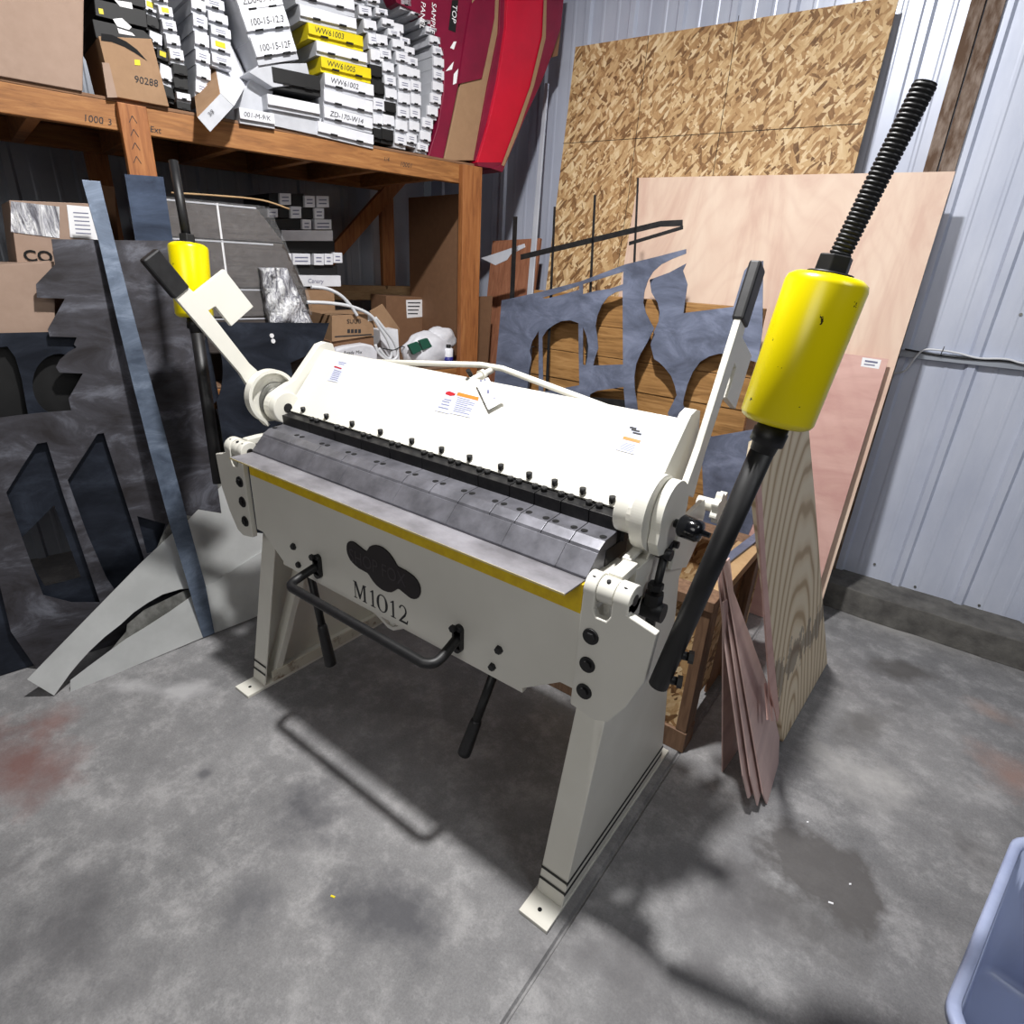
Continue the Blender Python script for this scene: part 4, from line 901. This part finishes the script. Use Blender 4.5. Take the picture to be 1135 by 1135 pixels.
fbox('grey_box', [(276,80),(288,71),(340,70),(345,92),(303,97)], -.03, .45, 'whiteb', 'grey carton side that carries the tilted handwritten cartons')
# tilted open box hanging over the beam
tbx = thing('open_box', 'long open white box with brown inside, tilted and hanging over the shelf beam', 'box', ons(232,120,-.1))
D0 = -.12
def pq(name, pts, mat, th=.003):
    P = [on(x, y, SN, S0+SN*d) for x, y, d in pts]; n = (P[1]-P[0]).cross(P[2]-P[0]).normalized(); e = MB(); e.prism(P, n*th); return e.build(name, M[mat], tbx)
pq('end_panel', [(219,130,D0),(244,104,D0),(259,118,D0),(233,146,D0)], 'whiteb')
pq('inner_side', [(219,130,D0),(244,104,D0),(238,71,.12),(215,96,.12)], 'card2')
pq('outer_side', [(244,104,D0),(259,118,D0),(275,90,.10),(254,48,.12),(238,71,.12)], 'white')
pq('back_side', [(254,48,.13),(263,33,.22),(287,72,.20),(275,91,.11)], 'whiteb')
pq('base', [(219,130,D0+.004),(233,146,D0+.004),(258,118,.0),(230,100,.1)], 'whiteb')
text('3/8', .018, 'stamp', M['ink'], tbx, on(233,129,SN,S0+SN*(D0-.0035)), SD+V((0,0,.9)), V((0,0,1))-SD*.9, .0004)
fbox('grey_box', [(246,134),(262,110),(290,72),(303,98),(298,138),(266,134)], .03, .4, 'whiteb', 'grey white-board carton standing behind the tilted open box')
# small cartons between the mailing box and the open box
for pts, w, sl, st, bl, yl in (([(197,123),(197,112),(194.5,101),(194,86),(190,69),(186,52),(182,36),(178,20),(172,4)], 15.5, .20, 'narrow dark stack right of the mailing box', (0,2,3), (7,)),
    ([(217,106),(218,89),(217.5,70.5),(216.5,53),(215,33),(213,13),(208,-5)], 16, .35, 'narrow white stack left of the tilted open box', (), ()),
    ([(236,72),(235,58),(235,41),(232,26),(228,10),(224,-6)], 22, .30, 'grey stack seen over the tilted open box', (), (1,)),
    ([(180,110),(177,92),(174,68),(166,50),(163,32),(160,14)], 14, .40, 'dark stack behind the mailing box', (0,2,4), (2,5))):
    column(pts, w, sl, st, d=.02 if w != 14 else .05, dep=.5, black=bl, yls=yl)
# dim back row closing the shelf behind the stacks
for i, (s0, s1) in enumerate(((.24,.52),(.54,.84),(.86,1.10))):
    e = MB(); sbx(e, s0, s1, .66, .80, ZS, ZS+.80); tag(e.build('grey_box', M['whiteb'], bevel=.003), ['left','middle','right'][i]+' of three tall grey cartons at the back of the top shelf', 'box', 'tall grey cartons at the back')
# red cartons standing on end, leaning to the corner
def redbox(pts, d, dep, mat, lab, z0=None): return fbox('red_carton', pts, d, dep, mat, lab, 'carton', 'tall red cartons leaning in the corner', bevel=.003)
r1 = redbox([(425,-30),(526,-30),(522,20),(511,80),(500,135),(491,177),(474,175.5),(485,140),(492,100),(492,66),(486,44),(474,26),(458,12),(440,3)], .0, .09, 'magenta', 'dark red carton with white lettering next to the curved white stacks')
for s_, x, y, sz_ in (('REP', 464,21,.05), ('SENEP', 478,30,.045), ('JLEN', 497,12,.045)): pass
e = None
def vtext(s, px, py, size, parent, mat='paper', d=-.0012):
    p = ons(px, py, d); u = (ons(px-4, py-16, d)-p).normalized() if 0 else V((0,0,1)); u = (SD*.10+V((0,0,1))).normalized()
    r = SN.cross(u)*1; r = r if r.dot(SD) > 0 else -r
    return text(s, size, 'lettering', M[mat], parent, p, -u, r, .0003)
e = MB(); e.add([ons(x, y, -.0012) for x, y in ((501,0),(508,0),(505,36),(497,33))], [(0,1,2,3)]); e.build('black_panel', M['blackcard'], r1)
vtext('PANEL', 467, 1, .034, r1); vtext('SAMPLE', 479, 2, .034, r1); vtext('TOP', 502, 4, .036, r1, d=-.0016)
for q in ([(499,53),(503,46),(506,46),(503,55)], [(497,75),(503,68),(501,77),(494,79)], [(503,82),(508,76),(506,92),(502,94)]): e = MB(); e.add([ons(x, y, -.0012) for x, y in q], [(0,1,2,3)]); e.build('torn_label', M['paper'], r1)
r2 = redbox([(526,-30),(556,-30),(553,36),(541,95),(526,178),(492,178),(502,132),(511,90),(522,20)], .0, .45, 'card2', 'carton with bare brown card end and a magenta flap, second of the red cartons')
quad('flap', [(522,5),(550,-28),(548,20),(540,60),(534,87),(508,93),(514,52)], .0, 'magenta', r2, .006)
r3 = redbox([(556,-30),(563,-30),(561,30),(549,100),(536,150),(529,180),(526,178),(541,95),(553,36)], -.012, .45, 'magenta', 'slim magenta carton edge between the brown end and the bright red carton')
r4 = redbox([(563,-30),(603,-30),(601,40),(588,95),(572,140),(556,183),(529,180),(541,140),(552,90),(561,30)], -.03, .45, 'red', 'bright red carton, widest of the leaning red cartons')
e = MB(); e.prism([ons(x, y, -.031) for x, y in ((529,180),(556,180),(554,184.5),(545,186.5),(530,184))], SN*.4); e.build('lower_edge', M['magenta'], r4)
r5 = redbox([(603,-30),(628,-30),(622,30),(613,58),(600,92),(580,135),(557,191),(545,187),(557,182),(573,140),(589,95),(602,40)], -.035, .45, 'magenta', 'outermost magenta carton leaning against the back wall')
e = MB(); e.prism([ons(x, y, -.0365) for x, y in ((603,0),(606,0),(605,42),(592,95),(576,142),(559,184),(556,183),(572,140),(588,95),(601,40))], SN*.001); e.build('card_edge', M['card2'], r5)
e = MB(); e.prism([ons(x, y, -.02) for x, y in ((622,30),(618,62),(609,64),(612,56))], SN*.2); e.build('corner_flap', M['card3'], r5)

# ---- things on the lower shelf
bc = fbox('cardboard_box', [(10,222),(112,226),(112,300),(14,310)], .12, .45, 'card', 'brown cardboard box with shiny wrap and bold CON lettering', z0=1.272)
quad('film_label', [(12,223),(66,229),(66,264),(12,257)], .12, 'foil', bc, .003); quad('label', [(74,227),(108,230),(110,266),(78,263)], .12, 'paper', bc, .003)
e = MB()
for i in range(6): e.add([ons(x, y, .1165) for x, y in ((81+i*.6,235+i*4.5),(98+i*.6,236+i*4.5),(98+i*.6,237.2+i*4.5),(81+i*.6,236.2+i*4.5))], [(0,1,2,3)])
e.build('label_print', M['greyink'], bc)
t_ = text('CON', .052, 'bold_lettering', M['slot'], bc, ons(27,289,.117), SD, (0,0,1), .0004, 0, 1.1, .0012)
fbox('cardboard_box', [(-40,296),(60,290),(60,365),(-40,372)], -.02, .30, 'card', 'plain tan cardboard box in front of the CON box', z0=1.272)
e = MB(); sbx(e, -.95, -.17, -.01, .55, .761, 1.270); tag(e.build('black_block', M['blackcard'], bevel=.003), 'added black block darkening the steel plate holes, under the tan and CON boxes', 'box')  # black block added to darken the view through the plate holes
fbox('dark_box', [(112,205),(127,207),(127,300),(112,300)], .45, .3, 'slot' if 0 else 'card3', 'dim brown box behind the grey steel bar', z0=1.272)
# shrink-wrapped bundles of flattened cartons
BS = 'shrink-wrapped bundles of flat cartons'
zb = [ZD+.001, ons(210,352,.12).z, ons(210,318,.12).z, ons(210,263,.12).z, ons(210,221,.12).z]
so = lambda z: sz(ons(345,358,.12))[0]-max(0, z-ons(300,330,.12).z)*.42
for i in range(4):
    z0, z1 = zb[i]+.001, zb[i+1]; e = MB(); s0 = sz(ons(188,250,.12))[0]
    e.prism([S(s0,.12,z0), S(so(z0),.12,z0), S(so(z1)-(.05 if i == 3 else 0),.12,z1-.004), S(s0,.12,z1-.004)], SN*.5)
    o = e.build('carton_bundle', M['stack'], bevel=.002, label=['bottom','second','third','top'][i]+' bundle of flattened cartons in clear wrap, right of the left yellow weight', cat='bundle', group=BS)
    e = MB(); sm = s0+.19; e.obox(S(sm,.1175,z0), SD*.008, SN*.002, (0,0,z1-z0-.004)); e.build('strap', M['paper'], o)
    e = MB(); e.obox(S(s0,.1175,z1-.012), SD*(so(z1)-s0-.05), SN*.01, (0,0,.006)); e.build('edge_strip', M['whiteb'], o)
e = MB(); nn = 14; rows = []
for i in range(nn+1):
    for j in range(10):
        z = zb[1]+(zb[4]-zb[1])*i/nn+.002; s = s0+(so(z)+.012-s0)*j/9; rows.append(S(s, .108+.006*math.sin(i*2.1+j*1.7)-(.0 if j < 9 else -.02), z))
e.add(rows, [(i*10+j, i*10+j+1, i*10+11+j, i*10+10+j) for i in range(nn) for j in range(9)], True)
tag(e.build('plastic_film', M['film']), 'clear wrinkled stretch film round the carton bundles', 'film')
e = MB(); q = smooth_path([ons(190,215,.10), ons(240,218,.10), ons(290,223,.10), ons(321,233,.10)], 5); e.tube([p+V((0,0,.004)) for p in q], .004, 6); tag(e.build('plastic_strip', M['lumber']), 'thin curved pale strip lying on top of the wrapped bundles', 'strip')
# crumpled shiny bag
e = MB(); random.seed(11); nx, nz = 10, 18; vs = []
for i in range(nz+1):
    for j in range(nx+1):
        u, v = j/nx, i/nz; x = (290+28*u)*(1-v)+(300+47*u)*v; y = 297+62*v
        vs.append(ons(x, y, .055+.012*math.sin(v*16+u*9)+random.uniform(-.006,.006)-.03*math.sin(math.pi*u)))
b0 = len(vs); vs += [p+SN*.05 for p in vs[:]]
fs = [(i*(nx+1)+j, i*(nx+1)+j+1, (i+1)*(nx+1)+j+1, (i+1)*(nx+1)+j) for i in range(nz) for j in range(nx)]
fs += [tuple(b0+k for k in reversed(f)) for f in fs[:]]
bd = [j for j in range(nx+1)]+[i*(nx+1)+nx for i in range(1, nz+1)]+[nz*(nx+1)+j for j in range(nx-1, -1, -1)]+[i*(nx+1) for i in range(nz-1, 0, -1)]
fs += [(bd[k], bd[(k+1) % len(bd)], b0+bd[(k+1) % len(bd)], b0+bd[k]) for k in range(len(bd))]
e.add(vs, fs, True); tag(e.build('plastic_bag', M['foil']), 'crumpled shiny clear plastic bag hanging over the bundles', 'bag')
# white cartons on the lower shelf
LG = 'white cartons endways on the lower shelf'
for i, (x0, y0, x1, y1, row) in enumerate(((310,214,322.6,227,'top row, left'),(337.5,216.6,349,229.8,'top row, middle'),(350.9,217,364.5,229.8,'top row, right'),(296,230.8,308,241,'second row, left'),(322,228.6,334,242,'second row, middle'),(348.5,230.3,359.3,242.6,'second row, right'),(335,243,345,254.3,'third row, left'),(349,243,367.4,254.3,'third row, right'),(311.8,255,369,267,'wide one under the third row'),(312,280.4,323,293.5,'fifth row, first from left'),(324.4,280.8,344,293.5,'fifth row, second from left'),(348,281,359,294,'fifth row, third from left'),(359.6,281,369,293.5,'fifth row, fourth from left'),(369.4,279.8,379.4,291.5,'fifth row, last on the right'),(325.5,305,377.7,317.5,'wide handwritten one at the bottom'))):
    b = fbox('slim_box', [(x0,y0),(x1,y0+.5),(x1+.3,y1),(x0+.5,y1)], .40, .38, 'white', 'slim white carton end on the dark lower shelf: '+row, group=LG)
    if x1-x0 < 25:
        e = MB()
        for k in range(2): e.add([ons(x, y, .3985) for x, y in ((x0+2.5,y0+4+k*4),(x1-2.5,y0+4+k*4),(x1-2.5,y0+5.3+k*4),(x0+2.5,y0+5.3+k*4))], [(0,1,2,3)])
        e.build('printed_label', M['greyink'], b)
    elif y0 > 300: text('Canary', .030, 'handwriting', M['greyink'], b, ons(341,313.5,.3985), SD, (0,0,1), .0003, .2)
for i, (x0, y0, x1, y1, lab) in enumerate(((298,214,309.5,229.5,'left of the top row'),(323.2,214.5,337,229.3,'between the top row cartons'),(309,230.5,321.5,241.5,'in the second row'),(334.8,230.5,348,242.3,'beside the second row middle'),(300,242.5,334.3,254,'left in the third row'),(313,267.6,371,279.6,'above the fifth row'),(313,294.4,374,304.4,'under the fifth row'))):
    fbox('black_block', [(x0,y0),(x1,y0),(x1,y1),(x0,y1)], .42, .36, 'blackcard', 'added dark backing among the lower-shelf white cartons, '+lab, group='dark backing on the lower shelf')  # dark blocks added as backing for the dark gaps between white cartons
fbox('cardboard_box', [(333,319.5),(370,318.5),(371,338),(334,340)], .42, .36, 'card2', 'orange-brown box under the handwritten white carton', z0=ZD+.001)
b = fbox('cardboard_box', [(428,328),(476,330),(476,362),(428,362)], .55, .19, 'card3', 'brown box with a paper label under the rear rail', z0=ZD+.001)
quad('paper_label', [(450,332.5),(470,332),(470.5,351),(451,352.5)], .55, 'paper', b)
e = MB()
for k in range(4): e.add([ons(x, y, .5482) for x, y in ((452,335+k*4),(466-k,335+k*4),(466-k,336.3+k*4),(452,336.3+k*4))], [(0,1,2,3)])
e.build('label_print', M['ink'], b)
fbox('dark_box', [(478,328),(500,330),(500,378),(478,378)], .56, .15, 'blackcard', 'dark grey box beside the right shelf post', z0=ZD+.001)
b = fbox('cardboard_box', [(368,350),(413.5,348),(414.5,372),(368,379)], .12, .26, 'card2', 'small brown box with black printed letters in front of the cable', z0=None)
text('SUUB', .030, 'printed_letters', M['ink'], b, ons(384.5,358.5,.1182), SD, (0,0,1), .0003, 0, 1.1)
quad('label', [(407.5,349.5),(412.5,349.5),(413,355.5),(408,356)], .12, 'paper', b)
e = MB()
for k in range(4): e.add([ons(x, y, .1182) for x, y in ((385+k*4,365),(388+k*4,364.8),(388+k*4,369),(385+k*4,369.2))], [(0,1,2,3)])
e.build('printed_icons', M['ink'], b)
quad('dark_tape', [(371,372.6),(412,370),(412,371.4),(371,374)], .12, 'ink', b)
b = fbox('carton', [(366,378),(414,373),(416,392),(368,400)], .13, .24, 'card3', 'flat brown carton under the small printed box', z0=ZD+.001)
b = fbox('paper_sack', [(372,387),(384,384),(404,381),(414,383),(419,391),(418,403),(372,400)], .06, .06, 'cloth', 'white paper sack with handwriting behind the beam corner', z0=ZD+.001, bevel=.01)
text('Ready Mix', .024, 'handwriting', M['ink'], b, ons(381,393,.0585), SD, (0,0,1), .0003, .1)
fbox('white_box', [(421,366),(441,365),(443,384),(424,386)], .18, .2, 'white', 'small white box behind the coiled cable', z0=ZD+.001)
fbox('cardboard_flap', [(410,345),(424,337),(443,364),(440,385),(428,383)], .28, .012, 'card2', 'loose brown cardboard flap standing behind the coiled cable', 'cardboard', z0=ZD+.001)
for pts, lab in (([(340,335),(365,336),(390,340),(410,349),(420,362),(430,378),(434,392),(430,399),(420,392),(416,382)], 'thick white cable looping down beside the small printed box'), ([(345,318),(362,320),(377,327),(388,338),(396,350)], 'upper white cable curving out from under the white carton'), ([(416,352),(424,362),(436,378),(441,392),(436,399),(428,396),(420,386)], 'white cable loop in front of the small white box')):
    e = MB(); e.tube(smooth_path([ons(x, y, .10) for x, y in pts]), .0085, 8); tag(e.build('cable', M['wire']), lab, 'cable')
e = MB(); q = [ons(x, y, .09) for x, y in ((424,386),(436,388),(446,384),(452,389),(453,398),(446,402),(438,400))]; e.tube(smooth_path(q), .003, 6); tag(e.build('cable', M['black']), 'thin black cable loop in front of the white bag', 'cable')
# white plastic bag: lumpy closed form
import bmesh
def lump(name, c, ax, mat, label, cat, seed, amp=.012):
    bm = bmesh.new(); bmesh.ops.create_icosphere(bm, subdivisions=4, radius=1)
    from mathutils import noise as N
    e = MB(); vs = []
    for v in bm.verts:
        n = N.noise(v.co*1.8+V((seed,0,0)))*.16+N.ridged_multi_fractal(v.co*2.2+V((seed,3,0)), 1, 2, 3, 1, 2)*.05; p = v.co*(1+n)
        q = c+SD*p.x*ax[0]+SN*p.y*ax[1]+V((0,0,p.z*ax[2])); q.z = max(q.z, ZD+.002); vs.append(q)
    e.add(vs, [[l.index for l in f.verts] for f in bm.faces], True); bm.free()
    return tag(e.build(name, M[mat]), label, cat)
cc = ons(474,379,.10); bgw = lump('plastic_bag', V((cc.x,cc.y,ZD+.078)), (.150,.08,.100), 'cloth', 'crumpled white plastic bag with green print near the right shelf post', 'bag', 4)
c2 = ons(488,368,.12); lump('plastic_bag', V((c2.x,c2.y,ZD+.135)), (.10,.06,.070), 'cloth', 'smaller crumpled white bag lying on the green-printed bag', 'bag', 9)
e = MB()
for q in ([(453,383),(463,379),(468,388),(458,393)], [(465,378),(474,375),(479,384),(469,388)]): e.prism([ons(x, y, .018) for x, y in q], SN*.02)
e.build('green_print', M['green'], bgw)
p = ons(497,396,.03); c0 = V((p.x,p.y,ZD+.001)); can = thing('spray_can', 'small white and blue labelled can standing beside the right shelf post', 'can', c0)
e = MB(); e.lathe(c0, (0,0,1), [(0,.024),(.002,.026),(.095,.026),(.10,.018)], 24); e.build('body', M['white'], can)
e = MB(); e.lathe(c0+V((0,0,.012)), (0,0,1), [(0,.0264),(.040,.0264)], 24); e.build('label', M['blueprint'], can)
e = MB(); e.lathe(c0+V((0,0,.10)), (0,0,1), [(0,.014),(.018,.013)], 16); e.build('cap', M['blackcard'], can)
# brown board closing the shelf end
e = MB(); e.obox(S(1.464,.03,ZD-.05), SD*.012, SN*.66, (0,0,.95)); tag(e.build('cardboard_sheet', M['card3']), 'big brown cardboard panel standing at the right end inside the shelf', 'cardboard')

# ================================================================ steel and aluminium sheets leaning on the shelf
def leanS(x0, y0, top, dz=None):
    A = onz(x0, y0, 0); return plane(A, A+SD, top)
pA = leanS(27, 746, S(-.3,-.05,1.60)); fA = onz(27,746,0)
nA = pA[0] if pA[0].dot(CAM-pA[1]) > 0 else -pA[0]
def floor_pt(pl, px, ztop=.003):
    """point on the plane at floor level in the column straight under pixel"""
    p = on(*px, *pl); n = pl[0]; dn = V((0,0,-1)); dn = dn-n*dn.dot(n); dn.normalize(); return p+dn*((p.z-ztop)/-dn.z)
pB = (pA[0], pA[1]-nA*.03); pC = (pA[0], pA[1]-nA*.045)
tl = [(57,265),(120,266),(190,267)]
outA = tl+[(204,310),(219,370),(230,430),(238,490),(240,530)]+[floor_pt(pA,(240,560)), floor_pt(pA,(27,700)), (12,700),(0,650),(-30,560),(-30,466),(0,463),(40,458),(79,455),(76,442),(92,414),(66,413),(62,407),(66,399),(76,390),(85,385),(82,382),(85,374),(55,373),(53,365),(73,330),(72,331),(41,330),(40,315),(61,293)]
outA = [q for i, q in enumerate(outA) if q != (73,330)]
hA = [[(7,546),(24,518),(41,492),(52,490),(70,548),(92,612),(111,668),(80,668),(48,660),(28,606)], [(75,532),(92,506),(108,481),(115,480),(130,527),(160,620),(150,650),(134,664),(118,640),(96,590)], [(152,572),(184,581),(178,600),(173,611),(163,614)]]
trace('steel_plate', outA, pA, .006, 'rsteel', hA, 'large mottled dark steel plate with notched edge and slanted cut-outs, leaning on the shelf', 'steel plate')
outB = [(-40,370),(54,368),(100,368),(140,420),(180,470)]+[floor_pt(pB,(200,560)), floor_pt(pB,(-40,640))]
hB = [[(-25,388),(8,384),(17,396),(24,420),(31,459),(-25,466)], arcpx(66,426,30,34,0,350,24), [(20,600),(60,560),(90,640),(50,650)]]
trace('steel_plate', outB, pB, .005, 'dsteel', hB, 'dark blue steel plate with round holes, directly behind the notched plate', 'steel plate')
pS_ = leanS(228, 706, S(-.27,-.062,1.80)); A = onz(229,707,0); pS_ = plane(A, A+SD, S(-.27,-.062,1.80))
e = trace('steel_bar', [(90.5,199),(111,201),(127,267),(143,330),(159,391),(183,480),(208,576),(228,649),(238,702),(225,707),(206,640),(187,577),(166,500),(147,425),(127,343),(108,262)], pS_, .006, 'strip', (), 'long blue-grey steel bar leaning in front of the notched plate', 'steel bar', bevel=.001)
pD_ = plane(S(0,-.085,0), S(1,-.085,0), S(0,-.0425,1.86))
trace('steel_plate', [(138,193),(181,196),(186,230),(193,275),(205,330), floor_pt(pD_,(205,330)), floor_pt(pD_,(150,330))], pD_, .005, 'nplate', (), 'narrow blue steel plate standing in front of the shelf post', 'steel plate')
pE_ = plane(S(0,-.16,0), S(1,-.16,0), S(0,-.01,1.22))
trace('steel_plate', [(226,357),(365,358),(359,376),(345,392),(322,402), floor_pt(pE_,(330,400)), floor_pt(pE_,(226,400))], pE_, .005, 'dsteel', [arcpx(232,412,15,38,0,350,20)], 'dark blue steel plate behind the left clamp lever, below the wrapped bundles', 'steel plate')
# small round stickers / magnets on it
e = MB()
for x, y in ((301,372),(302.5,378)): e.cyl(on(x, y, *pE_), on(x, y, *pE_)+V((.004,0,0)), .010, n=16)
tag(e.build('magnet', M['paper']), 'small pale round magnets stuck on the dark blue plate', 'magnet')
# aluminium offcuts
A = onz(60,770,0)+V((.0,.0,0)); pl_a = plane((-1.187,-.805,.0), (-1.142,-.30,.0), (-1.187-.17,-.805,.5))
na = pl_a[0] if pl_a[0].dot(CAM-pl_a[1]) > 0 else -pl_a[0]
AG = 'shiny aluminium offcuts leaning in front of the steel plates'
trace('aluminium_sheet', [(78,768),(78,754),(99,738),(122,721),(140,708),(160,696),(188,678),(212,661),(250,637),(290,611),(310,600),(318,640),(310,673),(268,690),(224,707)], pl_a, .003, 'alu', (), 'low triangular aluminium offcut with its long edge on the floor', 'aluminium sheet', AG)
pl_b = (pl_a[0], pl_a[1]-na*.012)
trace('aluminium_sheet', [(30,753),(70,712),(110,671),(155,625),(190,592),(208,577),(228,556),(249,535),(254,548),(258,563),(268,583),(280,590),(300,592),(300,606),(260,632),(228,653),(214,652),(200,653),(180,659),(164,668),(148,679),(134,692),(116,706),(99,722),(88,734),(78,746),(60,771)], pl_b, .003, 'alu', (), 'long curved aluminium band slanting from the floor up behind the grey steel bar', 'aluminium sheet', AG)
pl_c = (pl_a[0], pl_a[1]-na*.022)
trace('aluminium_sheet', [(119,725),(140,700),(141,692),(160,676),(185,664),(206,654),(232,652),(225,668),(160,700),(130,720)], pl_c, .003, 'zinc', (), 'small dark triangular offcut between the two aluminium bands', 'aluminium sheet', AG)
trace('aluminium_sheet', [(201,494),(238,486),(244,510),(250,538),(208,577),(190,592),(180,612),(172,612),(182,588),(213,541),(211,518),(207,506)], pl_c, .003, 'zinc', (), 'grey aluminium piece with a pointed notch right of the steel bar', 'aluminium sheet', AG)
pl_d = (pl_a[0], pl_a[1]-na*.034)
trace('aluminium_sheet', [(222,488),(232,455),(235,440),(247,478),(253,500),(258,536),(245,540),(236,486)], pl_d, .003, 'zinc', (), 'slim pointed grey metal piece seen behind the left counterweight arm', 'aluminium sheet', AG)
# ================================================================ light and camera
def area(name, loc, target, size, power, col=(1,1,1), shape='DISK', size_y=None):
    l = bpy.data.lights.new(name, 'AREA'); l.shape = shape; l.size = size; l.energy = power; l.color = col
    if size_y: l.size_y = size_y
    o = bpy.data.objects.new(name, l); C.objects.link(o); o.location = loc
    o.rotation_euler = (V(target)-V(loc)).to_track_quat('-Z', 'Y').to_euler(); return o
area('ceiling_lamp', (.31,-.27,3.45), (.31,-.27,0), .15, 134, (1,.985,.97))
area('front_fill', (1.0,-3.8,2.7), (0,0,.7), 1.8, 32, (1,.98,.95))  # unseen fill light, added to brighten the bending leaf from the front
area('side_lamp', (3.4,-.6,3.4), (.5,.6,.7), 1.2, 25, (.96,.98,1))
w = bpy.data.worlds.new('World'); bpy.context.scene.world = w; w.use_nodes = True
w.node_tree.nodes['Background'].inputs[0].default_value = (.80,.85,1,1); w.node_tree.nodes['Background'].inputs[1].default_value = .03
cam = bpy.data.cameras.new('camera'); co = bpy.data.objects.new('camera', cam); C.objects.link(co)
cam.sensor_width = 36; cam.sensor_fit = 'HORIZONTAL'; cam.lens = F/1135*36; cam.clip_start = .02
m = Matrix((RX, UX, -_f)).transposed().to_4x4(); m.translation = CAM; co.matrix_world = m
sc = bpy.context.scene; sc.camera = co
sc.view_settings.view_transform = 'Standard'; sc.view_settings.look = 'None'; sc.view_settings.gamma = 1; sc.view_settings.use_curve_mapping = False
sc.view_settings.exposure = 0
